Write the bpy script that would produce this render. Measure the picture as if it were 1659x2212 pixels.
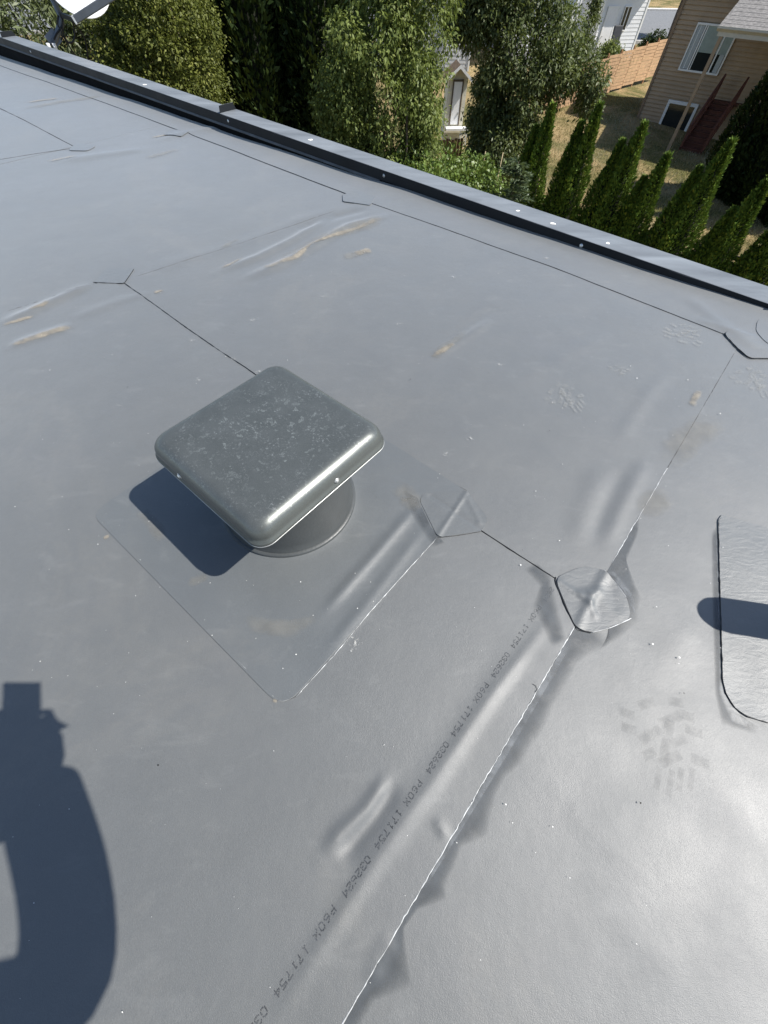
import bpy, bmesh, math, random
import numpy as np
from mathutils import Vector, Matrix

# ------------------------------------------------------------------ scene, camera, sky, sun
sc = bpy.context.scene
for o in list(bpy.data.objects):
    bpy.data.objects.remove(o)
COL = sc.collection
rng = np.random.default_rng(7)
random.seed(7)

CAM_H = 1.2
PITCH = math.radians(57.2)
ROLL = math.radians(0.9)
cam_d = bpy.data.cameras.new('camera')
cam = bpy.data.objects.new('camera', cam_d)
COL.objects.link(cam)
cam.location = (0, 0, CAM_H)
_r0 = Vector((1, 0, 0)); _f = Vector((0, math.cos(PITCH), -math.sin(PITCH))); _u0 = Vector((0, math.sin(PITCH), math.cos(PITCH)))
_r = math.cos(ROLL) * _r0 + math.sin(ROLL) * _u0
_u = -math.sin(ROLL) * _r0 + math.cos(ROLL) * _u0
cam.rotation_euler = Matrix((( _r.x, _u.x, -_f.x), (_r.y, _u.y, -_f.y), (_r.z, _u.z, -_f.z))).to_euler()
cam_d.sensor_fit = 'HORIZONTAL'
cam_d.sensor_width = 36.0
cam_d.lens = 36.0 * 830 / 1659
cam_d.clip_start = 0.02
cam_d.clip_end = 800
sc.camera = cam

SUN_AZ = math.radians(98.9)
SUN_EL = math.radians(50.0)
SUN = np.array([math.cos(SUN_EL) * math.sin(SUN_AZ), math.cos(SUN_EL) * math.cos(SUN_AZ), math.sin(SUN_EL)])
w = bpy.data.worlds.new('World')
sc.world = w
w.use_nodes = True
nt = w.node_tree
bg = nt.nodes['Background']
sky = nt.nodes.new('ShaderNodeTexSky')
sky.sky_type = 'NISHITA'
sky.sun_disc = False
sky.sun_elevation = SUN_EL
sky.sun_rotation = SUN_AZ
sky.air_density = 1.0
sky.dust_density = 0.6
sky.ozone_density = 1.0
nt.links.new(sky.outputs[0], bg.inputs[0])
bg.inputs[1].default_value = 0.085

sl = bpy.data.lights.new('sun', 'SUN')
sl.energy = 4.2
sl.angle = math.radians(0.53)
sl.color = (1.0, 0.955, 0.89)
so = bpy.data.objects.new('sun', sl)
COL.objects.link(so)
so.rotation_euler = Vector(-SUN).to_track_quat('-Z', 'Y').to_euler()
so.location = (20, -3, 30)

sc.view_settings.view_transform = 'Standard'
sc.view_settings.look = 'None'
sc.view_settings.gamma = 1.0
sc.view_settings.use_curve_mapping = False
sc.view_settings.exposure = 0.84

# ------------------------------------------------------------------ frame of the roof: u away from the eye across the roof, v along the parapet
ANG = math.radians(50.2)
EA = np.array([math.cos(ANG), math.sin(ANG)])
EB = np.array([math.sin(ANG), -math.cos(ANG)])
def uv2xy(u, v):
    return np.stack([np.asarray(u) * EA[0] + np.asarray(v) * EB[0], np.asarray(u) * EA[1] + np.asarray(v) * EB[1]], -1)
def xy2uv(p):
    p = np.asarray(p, float)
    return p @ EA, p @ EB
def W(u, v, z):
    p = uv2xy(u, v)
    return (float(p[0]), float(p[1]), float(z))
ROT_UV = math.atan2(EB[1], EB[0])      # local x along v, local y along u

# ------------------------------------------------------------------ helpers
def tag(o, label=None, cat=None, group=None, kind=None):
    if label: o['label'] = label
    if cat: o['category'] = cat
    if group: o['group'] = group
    if kind: o['kind'] = kind
    return o

def link(o, parent=None):
    COL.objects.link(o)
    if parent is not None:
        o.parent = parent
        o.matrix_parent_inverse = Matrix.Identity(4)
    return o

def empty(name, loc=(0, 0, 0), rz=0.0):
    o = bpy.data.objects.new(name, None)
    o.empty_display_size = 0.2
    COL.objects.link(o)
    o.location = loc
    o.rotation_euler = (0, 0, rz)
    return o

def mesh_np(name, V, F, mat, parent=None, smooth=False, attr=None):
    """V (n,3), F (m,k) uniform polygons"""
    V = np.ascontiguousarray(V, dtype=np.float32); F = np.ascontiguousarray(F, dtype=np.int32)
    me = bpy.data.meshes.new(name)
    me.vertices.add(len(V)); me.vertices.foreach_set('co', V.ravel())
    k = F.shape[1]
    me.loops.add(F.size); me.loops.foreach_set('vertex_index', F.ravel())
    me.polygons.add(len(F))
    me.polygons.foreach_set('loop_start', np.arange(0, F.size, k, dtype=np.int32))
    me.polygons.foreach_set('loop_total', np.full(len(F), k, dtype=np.int32))
    if smooth is not False:
        me.polygons.foreach_set('use_smooth', np.ones(len(F), dtype=bool) if smooth is True else np.asarray(smooth, dtype=bool))
    if attr is not None:
        for nm, arr in attr.items():
            a = me.attributes.new(nm, 'FLOAT', 'POINT')
            a.data.foreach_set('value', np.ascontiguousarray(arr, dtype=np.float32))
    me.update(calc_edges=True)
    if mat: me.materials.append(mat)
    return link(bpy.data.objects.new(name, me), parent)

class MB:
    """collects simple solids into one mesh"""
    def __init__(s): s.v = []; s.f = []
    def add(s, vs, fs):
        b = len(s.v); s.v += [tuple(map(float, p)) for p in vs]; s.f += [tuple(i + b for i in f) for f in fs]
    def box(s, x0, x1, y0, y1, z0, z1):
        s.add([(x0,y0,z0),(x1,y0,z0),(x1,y1,z0),(x0,y1,z0),(x0,y0,z1),(x1,y0,z1),(x1,y1,z1),(x0,y1,z1)],
              [(0,3,2,1),(4,5,6,7),(0,1,5,4),(1,2,6,5),(2,3,7,6),(3,0,4,7)])
    def prism(s, poly, axis, a, b):
        """poly: 2-D outline, extruded along axis (0,1,2) from a to b"""
        n = len(poly)
        def p(q, t):
            return {0: (t, q[0], q[1]), 1: (q[0], t, q[1]), 2: (q[0], q[1], t)}[axis]
        s.add([p(q, a) for q in poly] + [p(q, b) for q in poly],
              [tuple(range(n))[::-1], tuple(range(n, 2 * n))] + [(i, (i + 1) % n, n + (i + 1) % n, n + i) for i in range(n)])
    def bar(s, p, q, w, h=None, up=(0, 0, 1)):
        h = h or w
        p = Vector(p); q = Vector(q); d = (q - p).normalized(); up = Vector(up)
        if abs(d.dot(up)) > 0.98: up = Vector((1, 0, 0))
        a = d.cross(up).normalized() * w / 2; b = a.cross(d).normalized() * h / 2
        s.add([p-a-b, p+a-b, p+a+b, p-a+b, q-a-b, q+a-b, q+a+b, q-a+b],
              [(0,3,2,1),(4,5,6,7),(0,1,5,4),(1,2,6,5),(2,3,7,6),(3,0,4,7)])
    def tube(s, pts, rad, n=8, cap=True):
        pts = [Vector(p) for p in pts]
        rad = [rad] * len(pts) if not hasattr(rad, '__len__') else rad
        rings = []; prev = None
        for i, p in enumerate(pts):
            d = (pts[min(i + 1, len(pts) - 1)] - pts[max(i - 1, 0)]).normalized()
            if prev is None:
                a = d.orthogonal().normalized()
            else:
                a = (prev - d * prev.dot(d)).normalized()
            prev = a; b = d.cross(a)
            rings.append([p + (a * math.cos(2*math.pi*k/n) + b * math.sin(2*math.pi*k/n)) * rad[i] for k in range(n)])
        vs = [q for r in rings for q in r]
        fs = [(i*n + k, i*n + (k+1) % n, (i+1)*n + (k+1) % n, (i+1)*n + k) for i in range(len(pts)-1) for k in range(n)]
        if cap:
            fs += [tuple(range(n))[::-1], tuple(range((len(pts)-1)*n, len(pts)*n))]
        s.add(vs, fs)
    def build(s, name, mat, parent=None, smooth=False, bevel=0.0, loc=None, rz=None):
        me = bpy.data.meshes.new(name)
        me.from_pydata(s.v, [], s.f)
        me.update()
        if mat: me.materials.append(mat)
        if smooth:
            for p in me.polygons: p.use_smooth = True
        o = link(bpy.data.objects.new(name, me), parent)
        if bevel:
            m = o.modifiers.new('bevel', 'BEVEL'); m.width = bevel; m.segments = 2; m.limit_method = 'ANGLE'
        if loc: o.location = loc
        if rz is not None: o.rotation_euler = (0, 0, rz)
        return o

def dup(o, parent=None, loc=None):
    c = o.copy(); COL.objects.link(c)
    c.parent = parent
    if loc is not None: c.location = loc
    return c

# ------------------------------------------------------------------ materials
class N:
    def __init__(s, name):
        s.m = bpy.data.materials.new(name); s.m.use_nodes = True
        s.t = s.m.node_tree; s.p = s.t.nodes['Principled BSDF']; s.out = s.t.nodes['Material Output']
    def n(s, typ, **k):
        o = s.t.nodes.new('ShaderNode' + typ)
        for a, b in k.items(): setattr(o, a, b)
        return o
    def l(s, a, b): s.t.links.new(a, b)
    def pos(s): return s.n('NewGeometry').outputs['Position']
    def obj(s): return s.n('TexCoord').outputs['Object']
    def noise(s, vec, scale, detail=3, rough=0.55, dist=0.0):
        x = s.n('TexNoise'); x.inputs['Scale'].default_value = scale; x.inputs['Detail'].default_value = detail
        x.inputs['Roughness'].default_value = rough; x.inputs['Distortion'].default_value = dist
        if vec is not None: s.l(vec, x.inputs['Vector'])
        return x.outputs['Fac']
    def ramp(s, fac, stops):
        r = s.n('ValToRGB'); e = r.color_ramp.elements
        while len(e) < len(stops): e.new(0.5)
        for i, (p, c) in enumerate(stops):
            e[i].position = p
            e[i].color = (*c, 1) if hasattr(c, '__len__') else (c, c, c, 1)
        s.l(fac, r.inputs[0]); return r.outputs[0]
    def mixc(s, fac, a, b, mode='MIX'):
        x = s.n('MixRGB', blend_type=mode)
        for i, q in ((0, fac), (1, a), (2, b)):
            if isinstance(q, (int, float)): x.inputs[i].default_value = q
            elif isinstance(q, tuple): x.inputs[i].default_value = (*q, 1)
            else: s.l(q, x.inputs[i])
        return x.outputs[0]
    def math(s, op, a, b=0.0, c=0.0):
        x = s.n('Math', operation=op)
        for i, q in enumerate((a, b, c)):
            if isinstance(q, (int, float)): x.inputs[i].default_value = q
            else: s.l(q, x.inputs[i])
        return x.outputs[0]
    def bump(s, h, strength, dist=0.01, prev=None):
        b = s.n('Bump'); b.inputs['Strength'].default_value = strength; b.inputs['Distance'].default_value = dist
        s.l(h, b.inputs['Height'])
        if prev is not None: s.l(prev, b.inputs['Normal'])
        s.l(b.outputs[0], s.p.inputs['Normal']); return b.outputs[0]
    def scale_vec(s, vec, sx, sy, sz, rz=0.0):
        m = s.n('Mapping'); m.inputs['Scale'].default_value = (sx, sy, sz); m.inputs['Rotation'].default_value = (0, 0, rz)
        s.l(vec, m.inputs['Vector']); return m.outputs[0]
    def set(s, **k):
        for a, b in k.items():
            key = {'base': 'Base Color', 'rough': 'Roughness', 'metal': 'Metallic', 'spec': 'Specular IOR Level', 'alpha': 'Alpha', 'coat': 'Coat Weight', 'trans': 'Transmission Weight', 'sheen': 'Sheen Weight'}[a]
            if isinstance(b, tuple): s.p.inputs[key].default_value = (*b, 1)
            elif isinstance(b, (int, float)): s.p.inputs[key].default_value = b
            else: s.l(b, s.p.inputs[key])
        return s

def simple(name, col, rough=0.6, metal=0.0, var=0.25, scale=6.0, bump=0.0, bscale=60.0, spec=0.5):
    a = N(name); v = a.pos()
    f = a.noise(v, scale, 4)
    lo = tuple(c * (1 - var) for c in col); hi = tuple(min(1, c * (1 + var)) for c in col)
    a.set(base=a.ramp(f, [(0.3, lo), (0.7, hi)]), rough=rough, metal=metal, spec=spec)
    if bump: a.bump(a.noise(v, bscale, 3), bump, 0.01)
    return a.m

def membrane(name, col, rough, rvar=0.05, bumps=1.0, wrinkle=0.0, spec=0.5):
    a = N(name); v = a.pos()
    big = a.noise(v, 1.7, 4, 0.6)
    mid = a.noise(v, 9.0, 4, 0.6)
    fine = a.noise(v, 420.0, 2, 0.6)
    c1 = a.ramp(big, [(0.3, tuple(x * 0.93 for x in col)), (0.55, col), (0.75, (col[0]*1.05, col[1]*1.03, col[2]*1.06))])
    c2 = a.mixc(0.30, c1, a.ramp(mid, [(0.35, tuple(x * 0.86 for x in col)), (0.65, tuple(x * 1.12 for x in col))]))
    c3 = a.mixc(0.35, c2, a.ramp(fine, [(0.3, tuple(x * 0.72 for x in col)), (0.7, tuple(x * 1.3 for x in col))]))
    # pale dust scuffs, thin
    dust = a.noise(a.scale_vec(v, 3.0, 7.0, 3.0, 0.9), 2.2, 6, 0.68, 0.6)
    c4 = a.mixc(a.ramp(dust, [(0.56, 0.0), (0.80, 0.13)]), c3, (0.32, 0.325, 0.31))
    # thin film of old silt in broad uneven fields with drying edges
    pud = a.noise(v, 0.9, 6, 0.62, 0.8)
    film = a.ramp(pud, [(0.40, 0.0), (0.55, 0.05), (0.60, 0.14), (0.63, 0.06), (0.80, 0.10)])
    c4 = a.mixc(a.math('MULTIPLY', film, a.ramp(a.noise(v, 35.0, 4, 0.7), [(0.3, 0.35), (0.7, 1.0)])), c4, (0.24, 0.225, 0.19))
    a.set(base=c4, rough=a.ramp(a.noise(v, 5.0, 4), [(0.3, rough - rvar), (0.7, rough + rvar)]), spec=spec)
    a.p.inputs['Sheen Weight'].default_value = 0.56; a.p.inputs['Sheen Roughness'].default_value = 0.45; a.p.inputs['Sheen Tint'].default_value = (0.97, 0.985, 1.0, 1)
    b1 = a.bump(a.noise(v, 520.0, 2, 0.6), 0.6 * bumps, 0.0010)
    b2 = a.bump(a.noise(v, 26.0, 3, 0.6), 0.25 * bumps, 0.003, b1)
    if wrinkle:
        a.bump(a.noise(a.scale_vec(v, 1.0, 2.6, 1.0, 0.5), 17.0, 3, 0.5, 1.6), wrinkle, 0.012, b2)
    return a.m

M = {}
M['tpo'] = membrane('roof_membrane', (0.097, 0.103, 0.104), 0.53, spec=0.84)
M['tpo_patch'] = membrane('patch_membrane', (0.090, 0.098, 0.101), 0.49, bumps=1.0, wrinkle=0.10, spec=0.75)
M['tpo_pipe'] = membrane('pipe_flashing_membrane', (0.092, 0.100, 0.103), 0.47, bumps=1.0, wrinkle=0.10, spec=0.75)
M['tpo_skirt'] = membrane('skirt_membrane', (0.088, 0.097, 0.101), 0.50, bumps=0.8, wrinkle=0.04, spec=0.8)
M['seal_black'] = simple('black_seam_edge', (0.008, 0.009, 0.010), 0.5)
M['seal_dark'] = simple('dark_seam_edge', (0.055, 0.058, 0.061), 0.7, var=0.6, scale=8)
M['seal_white'] = simple('sealant_glint_edge', (0.46, 0.47, 0.47), 0.4, var=0.6, scale=45)  # pale bead, the glint of clear lap sealant put into its colour
M['ink'] = simple('print_ink', (0.052, 0.056, 0.062), 0.6, var=0.5, scale=90)
M['speck'] = simple('pale_speck', (0.75, 0.75, 0.72), 0.6)
M['speck_dark'] = simple('dark_speck', (0.02, 0.018, 0.015), 0.8)
M['coping'] = None

def coping_mat():
    a = N('charcoal_coping_metal'); v = a.pos()
    f = a.noise(v, 3.0, 5, 0.65, 0.4); g = a.noise(v, 160.0, 2)
    st = a.noise(a.scale_vec(v, 0.8, 4.0, 4.0, -ROT_UV), 1.6, 5, 0.6, 0.5)
    base = a.ramp(f, [(0.3, (0.012, 0.014, 0.017)), (0.7, (0.018, 0.021, 0.025))])
    nz = a.n('SeparateXYZ'); a.l(a.n('NewGeometry').outputs['Normal'], nz.inputs[0])     # level top paler: dust, plus sky sheen put into the colour
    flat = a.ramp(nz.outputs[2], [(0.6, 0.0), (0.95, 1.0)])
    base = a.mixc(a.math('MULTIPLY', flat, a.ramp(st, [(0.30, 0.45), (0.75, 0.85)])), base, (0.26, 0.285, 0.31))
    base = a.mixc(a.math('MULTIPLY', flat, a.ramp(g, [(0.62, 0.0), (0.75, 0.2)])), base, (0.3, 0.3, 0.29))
    a.set(base=base, rough=a.ramp(f, [(0.3, 0.36), (0.7, 0.5)]), metal=0.0, spec=0.16)
    a.bump(a.noise(v, 4.0, 2), 0.12, 0.02)
    return a.m
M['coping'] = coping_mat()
M['dark_wall'] = simple('shade_dark_upstand', (0.010, 0.010, 0.011), 0.9, bump=0.2, bscale=40, spec=0.1)  # near-black, with the shade under the coping painted in
M['screw'] = simple('zinc_screw', (0.62, 0.62, 0.60), 0.35, 0.7)
M['dropping'] = simple('bird_dropping', (0.78, 0.77, 0.72), 0.8, var=0.3, scale=80)

def cap_mat():
    a = N('bronze_grey_vent_paint'); v = a.obj()
    f = a.noise(v, 6.0, 4); g = a.noise(v, 500.0, 2)
    base = a.ramp(f, [(0.3, (0.098, 0.108, 0.102)), (0.7, (0.122, 0.133, 0.125))])
    base = a.mixc(0.35, base, a.ramp(g, [(0.3, (0.085, 0.091, 0.088)), (0.7, (0.20, 0.212, 0.203))]))
    # dried water spots on the top: broken rings and smears gathered toward the middle
    vo = a.n('TexVoronoi', feature='F1'); vo.inputs['Scale'].default_value = 36.0; vo.inputs['Randomness'].default_value = 1.0
    wv = a.n('MixRGB', blend_type='ADD'); wv.inputs[0].default_value = 0.06
    a.l(v, wv.inputs[1])
    nn = a.n('TexNoise'); nn.inputs['Scale'].default_value = 40; a.l(v, nn.inputs['Vector']); a.l(nn.outputs['Color'], wv.inputs[2])
    a.l(wv.outputs[0], vo.inputs['Vector'])
    ring = a.ramp(vo.outputs['Distance'], [(0.0, 0.55), (0.16, 0.3), (0.24, 1.0), (0.32, 0.0)])
    sel = a.n('TexWhiteNoise') if False else None
    sp = a.n('SeparateColor'); a.l(vo.outputs['Color'], sp.inputs[0])
    keep = a.math('GREATER_THAN', sp.outputs[0], 0.22)
    brk = a.ramp(a.noise(v, 70.0, 5, 0.75), [(0.36, 0.0), (0.56, 1.0)])
    sepv = a.n('SeparateXYZ'); a.l(v, sepv.inputs[0])
    ln = a.n('VectorMath', operation='LENGTH')
    cm = a.n('CombineXYZ'); a.l(sepv.outputs[0], cm.inputs[0]); a.l(sepv.outputs[1], cm.inputs[1]); a.l(cm.outputs[0], ln.inputs[0])
    zone = a.ramp(a.math('ADD', ln.outputs['Value'], a.math('MULTIPLY', a.noise(v, 9.0, 3), 0.12)), [(0.19, 1.0), (0.31, 0.0)])
    top = a.math('GREATER_THAN', sepv.outputs[2], 0.345)
    mask = a.math('MULTIPLY', a.math('MULTIPLY', a.math('MULTIPLY', ring, keep), brk), a.math('MULTIPLY', zone, top))
    fine = a.ramp(a.noise(v, 130.0, 4, 0.7, 0.5), [(0.55, 0.0), (0.66, 1.0)])
    mask2 = a.math('MULTIPLY', a.math('MULTIPLY', fine, a.ramp(a.noise(v, 16.0, 3, 0.6), [(0.42, 0.0), (0.62, 1.0)])), top)
    dustm = a.math('MULTIPLY', a.ramp(a.noise(v, 11.0, 5, 0.65, 0.6), [(0.40, 0.0), (0.75, 0.18)]), top)
    base = a.mixc(dustm, base, (0.24, 0.25, 0.24))
    base = a.mixc(a.math('MULTIPLY', mask2, 0.45), base, (0.46, 0.48, 0.46))
    base = a.mixc(a.math('MULTIPLY', mask, 0.55), base, (0.42, 0.45, 0.42))
    a.set(base=base, rough=0.36, metal=0.55, spec=0.6)
    a.bump(g, 0.10, 0.0008)
    return a.m
M['cap'] = cap_mat()
M['cap_edge'] = simple('bare_hem_edge', (0.40, 0.41, 0.40), 0.4, 0.5)
M['collar'] = simple('vent_collar_plastic', (0.058, 0.063, 0.064), 0.42, var=0.15, bump=0.1, bscale=90)

def decal(name, col, rough, amount, nscale=30.0, lo=0.4, hi=0.62, spec=0.4, warp=1.0, stretch=(1, 1, 1), erode=False):
    a = N(name); v = a.scale_vec(a.pos(), *stretch, rz=-ANG) if stretch != (1, 1, 1) else a.pos()
    at = a.n('Attribute'); at.attribute_name = 'fade'
    nz = a.noise(v, nscale, 5, 0.65, 0.3)
    if erode:
        f = a.ramp(a.math('ADD', nz, a.math('MULTIPLY', at.outputs['Fac'], 0.5)), [(0.64, 0.0), (0.78, amount * 0.45), (1.0, amount)])
    else:
        f = a.math('MULTIPLY', at.outputs['Fac'], amount)
        f = a.math('MULTIPLY', f, a.ramp(nz, [(lo, 0.0), (hi, 1.0)]))
    a.set(base=a.ramp(a.noise(v, nscale * 2.0, 3), [(0.3, tuple(c * 0.75 for c in col)), (0.7, tuple(min(1, c * 1.2) for c in col))]), rough=rough, spec=spec)
    tr = a.n('BsdfTransparent'); mx = a.n('MixShader')
    a.l(f, mx.inputs[0]); a.l(tr.outputs[0], mx.inputs[1]); a.l(a.p.outputs[0], mx.inputs[2]); a.l(mx.outputs[0], a.out.inputs[0])
    return a.m
M['dirt'] = decal('tan_silt', (0.33, 0.29, 0.225), 0.85, 0.50, 15.0, 0.34, 0.72, 0.2, erode=True)
M['dirt_faint'] = decal('faint_silt_film', (0.26, 0.25, 0.22), 0.85, 0.26, 9.0, 0.30, 0.75, 0.2, erode=True)
M['primer'] = decal('seam_primer_stain', (0.085, 0.095, 0.104), 0.50, 0.66, 9.0, 0.15, 0.50, 0.30)
M['tread'] = decal('boot_dust', (0.34, 0.34, 0.32), 0.75, 0.26, 40.0, 0.30, 0.62, 0.2)
M['tread_dark'] = decal('boot_scuff', (0.12, 0.125, 0.13), 0.5, 0.20, 40.0, 0.30, 0.62, 0.3)
M['glue'] = decal('clear_sealant_bleed', (0.26, 0.275, 0.285), 0.3, 0.40, 18.0, 0.30, 0.60, 0.6)
M['splash'] = decal('dried_splash', (0.55, 0.55, 0.52), 0.6, 0.6, 90.0, 0.48, 0.62, 0.3)

# ------------------------------------------------------------------ the roof surface
def seg_dist(P, a, b):
    a = np.asarray(a); b = np.asarray(b); d = b - a
    t = np.clip(((P - a) @ d) / (d @ d), 0, 1)
    return P - (a + t[:, None] * d), t

RIDGES = [   # polyline on the roof, height, width, taper at the ends
    ([(0.5528, 0.4036), (0.3190, 0.1605), (0.1294, -0.0569), (-0.0186, -0.2162), (-0.1236, -0.3427), (-0.2276, -0.4744)], 0.0050, 0.013),
    ([(0.4361, 0.3318), (0.2251, 0.0784), (0.0697, -0.0952), (-0.0504, -0.2245)], 0.0022, 0.020),
    ([(0.0256, -0.0310), (-0.0337, -0.1056), (-0.0934, -0.1507), (-0.1336, -0.1949)], 0.0085, 0.012),
    ([(0.0493, -0.0483), (-0.0081, -0.1189), (-0.0587, -0.1716), (-0.0972, -0.2010)], -0.0075, 0.014),
    ([(0.1312, 0.8090), (-0.0442, 0.5722), (-0.1982, 0.3723)], 0.0065, 0.013),
    ([(0.1621, 0.7281), (0.0352, 0.5425), (-0.0680, 0.3967), (-0.1844, 0.2408)], 0.0035, 0.013),
    ([(-0.8878, 2.4244), (-0.6926, 2.6005), (-0.4901, 2.8762), (-0.2770, 3.1801), (0.0186, 3.3860)], 0.016, 0.030),
    ([(-1.0612, 2.5023), (-0.8312, 2.7171), (-0.6290, 2.9870), (-0.3932, 3.3951)], 0.013, 0.026),
    ([(-1.5340, 2.4319), (-1.2960, 2.6712), (-0.9364, 2.9419), (-0.6661, 3.2576), (-0.2497, 3.6042)], 0.004, 0.045),
    ([(-0.6436, 3.0932), (-0.4049, 3.3301), (-0.1394, 3.5046)], -0.010, 0.035),
    ([(0.2209, 1.6907), (0.3600, 1.8212), (0.5854, 2.0561)], 0.007, 0.022),
    ([(0.2749, 1.8071), (0.4364, 1.9769), (0.6436, 2.1881)], -0.004, 0.03),
    ([(0.7686, 0.6346), (0.9030, 0.8236), (1.0876, 1.0691)], 0.0045, 0.022),
    ([(0.6680, 0.6237), (0.7511, 0.7998), (0.8770, 1.0033)], 0.0035, 0.030),
    ([(0.7302, 0.6430), (0.8413, 0.8224), (0.9711, 1.0052)], -0.0035, 0.022),
    ([(-2.0687, 1.9303), (-1.9716, 2.0301), (-1.8911, 2.1538), (-1.7423, 2.3607)], 0.012, 0.028),
    ([(-1.9186, 1.7230), (-1.7976, 1.8330), (-1.6651, 1.9414)], 0.008, 0.025),
    ([(-1.7216, 1.9834), (-1.5189, 2.1742), (-1.3663, 2.2680)], 0.004, 0.03),
    ([(-2.9418, 4.3870), (-2.6147, 4.5836), (-2.2574, 4.7670)], 0.010, 0.05),
    ([(-2.2921, 4.9968), (-1.9761, 5.3070), (-1.6600, 5.5619)], 0.008, 0.05),
    ([(0.6071, 1.5067), (0.8464, 1.6878), (1.1999, 1.9335)], 0.003, 0.03),
    ([(0.9730, 1.1309), (1.2265, 1.4559), (1.4027, 1.6292)], 0.0035, 0.025),
    ([(0.7656, 0.1913), (0.8949, 0.2971), (0.9944, 0.3987)], 0.002, 0.03),
    ([(-0.5133, 1.0361), (-0.3746, 1.1286), (-0.1488, 1.2719)], 0.002, 0.03),
    ([(1.7550, 2.3192), (1.8114, 2.0810), (1.9190, 1.7906)], 0.006, 0.03),
    ([(1.7072, 2.0781), (1.8372, 1.9717), (1.9851, 1.8716)], 0.005, 0.02),
    ([(0.1374, -0.1215), (0.1532, -0.1390), (0.1597, -0.1579)], 0.004, 0.007),
    ([(-0.0128, -0.3941), (0.0006, -0.3549), (0.0351, -0.3203)], 0.003, 0.012),
    ([(0.4630, -0.0903), (0.5288, -0.1431), (0.5880, -0.2011)], 0.0016, 0.018),
    ([(0.5220, -0.3079), (0.6007, -0.3417), (0.6581, -0.3935)], 0.0015, 0.02),
    ([(-0.8710, 0.7091), (-0.4759, 0.3753), (-0.3056, 0.2261)], 0.0015, 0.04),
]
_ks = [(rng.normal(0, 1.0, 2) * s, rng.uniform(0, 6.28), a) for s, a, n in ((2.2, 0.0030, 6), (6.0, 0.0009, 8), (14.0, 0.00030, 10)) for _ in range(n)]
def hgt(P):
    P = np.asarray(P, float).reshape(-1, 2)
    z = np.zeros(len(P))
    for k, ph, a in _ks:
        z += a / 2.5 * np.sin(P @ k + ph)
    for pts, h, s in RIDGES:
        pts = np.asarray(pts)
        lo = pts.min(0) - 4 * s; hi = pts.max(0) + 4 * s
        m = ((P >= lo) & (P <= hi)).all(1)
        if not m.any(): continue
        Q = P[m]
        best = np.full(len(Q), 1e9); par = np.zeros(len(Q)); L = 0.0
        seg = np.linalg.norm(np.diff(pts, axis=0), axis=1); T = seg.sum()
        for i in range(len(pts) - 1):
            dv, t = seg_dist(Q, pts[i], pts[i + 1])
            d = np.hypot(dv[:, 0], dv[:, 1])
            b = d < best
            best[b] = d[b]; par[b] = (L + t[b] * seg[i]) / T
            L += seg[i]
        env = np.clip(np.sin(np.pi * np.clip(par, 0.02, 0.98)) * 1.7, 0, 1)
        z[m] += h * env * np.exp(-(best / s) ** 2 / 2)
    return z

ROOF_U0, ROOF_U1, ROOF_V0, ROOF_V1 = -3.5, 3.03, -15.0, 6.0
deck = MB()
deck.box(ROOF_V0, ROOF_V1, -6.5, 3.2, -0.35, -0.03)
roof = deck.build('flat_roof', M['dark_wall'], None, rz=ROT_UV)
tag(roof, 'flat grey membrane roof with welded seams and patches', 'roof', kind='structure')
wall_b = MB(); wall_b.box(ROOF_V0 + 0.1, ROOF_V1 - 0.1, -6.4, 3.1, -6.6, -0.351)
M['render_wall'] = simple('grey_building_wall', (0.30, 0.31, 0.31), 0.8, bump=0.2)
wall_b.build('building_wall', M['render_wall'], roof)
# parts of the roof are laid out in world axes, so undo the slab's turn for them
INV = roof.matrix_basis.inverted() if False else Matrix.Rotation(-ROT_UV, 4, 'Z')
def roof_part(o):
    o.parent = roof
    o.matrix_parent_inverse = INV
    return o

def sheet(name, u0, u1, v0, v1, step, off, lip=0.0045, warp=None, label=None, mat='tpo'):
    nu = max(2, int((u1 - u0) / step)); nv = max(2, int((v1 - v0) / step))
    u = np.linspace(u0, u1, nu); v = np.linspace(v0, v1, nv)
    U, Vv = np.meshgrid(u, v, indexing='ij')
    if warp: U, Vv = warp(U, Vv)
    P = uv2xy(U.ravel(), Vv.ravel())
    z = hgt(P) + off
    idx = np.arange(nu * nv).reshape(nu, nv)
    F = np.stack([idx[:-1, :-1], idx[:-1, 1:], idx[1:, 1:], idx[1:, :-1]], -1).reshape(-1, 4)
    V = np.column_stack([P, z])
    loop = np.concatenate([idx[0, :], idx[1:, -1], idx[-1, -2::-1], idx[-2:0:-1, 0]])
    top = V[loop]; low = top.copy(); low[:, 2] -= lip
    b = len(V); n = len(loop)
    V = np.vstack([V, low, top])
    k = np.arange(n)
    Fs = np.stack([b + n + k, b + k, b + (k + 1) % n, b + n + (k + 1) % n], -1)
    o = mesh_np(name, V, np.vstack([F, Fs]), M[mat], None, np.arange(len(F) + len(Fs)) < len(F))
    if label: o['label'] = label
    return roof_part(o)

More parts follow.
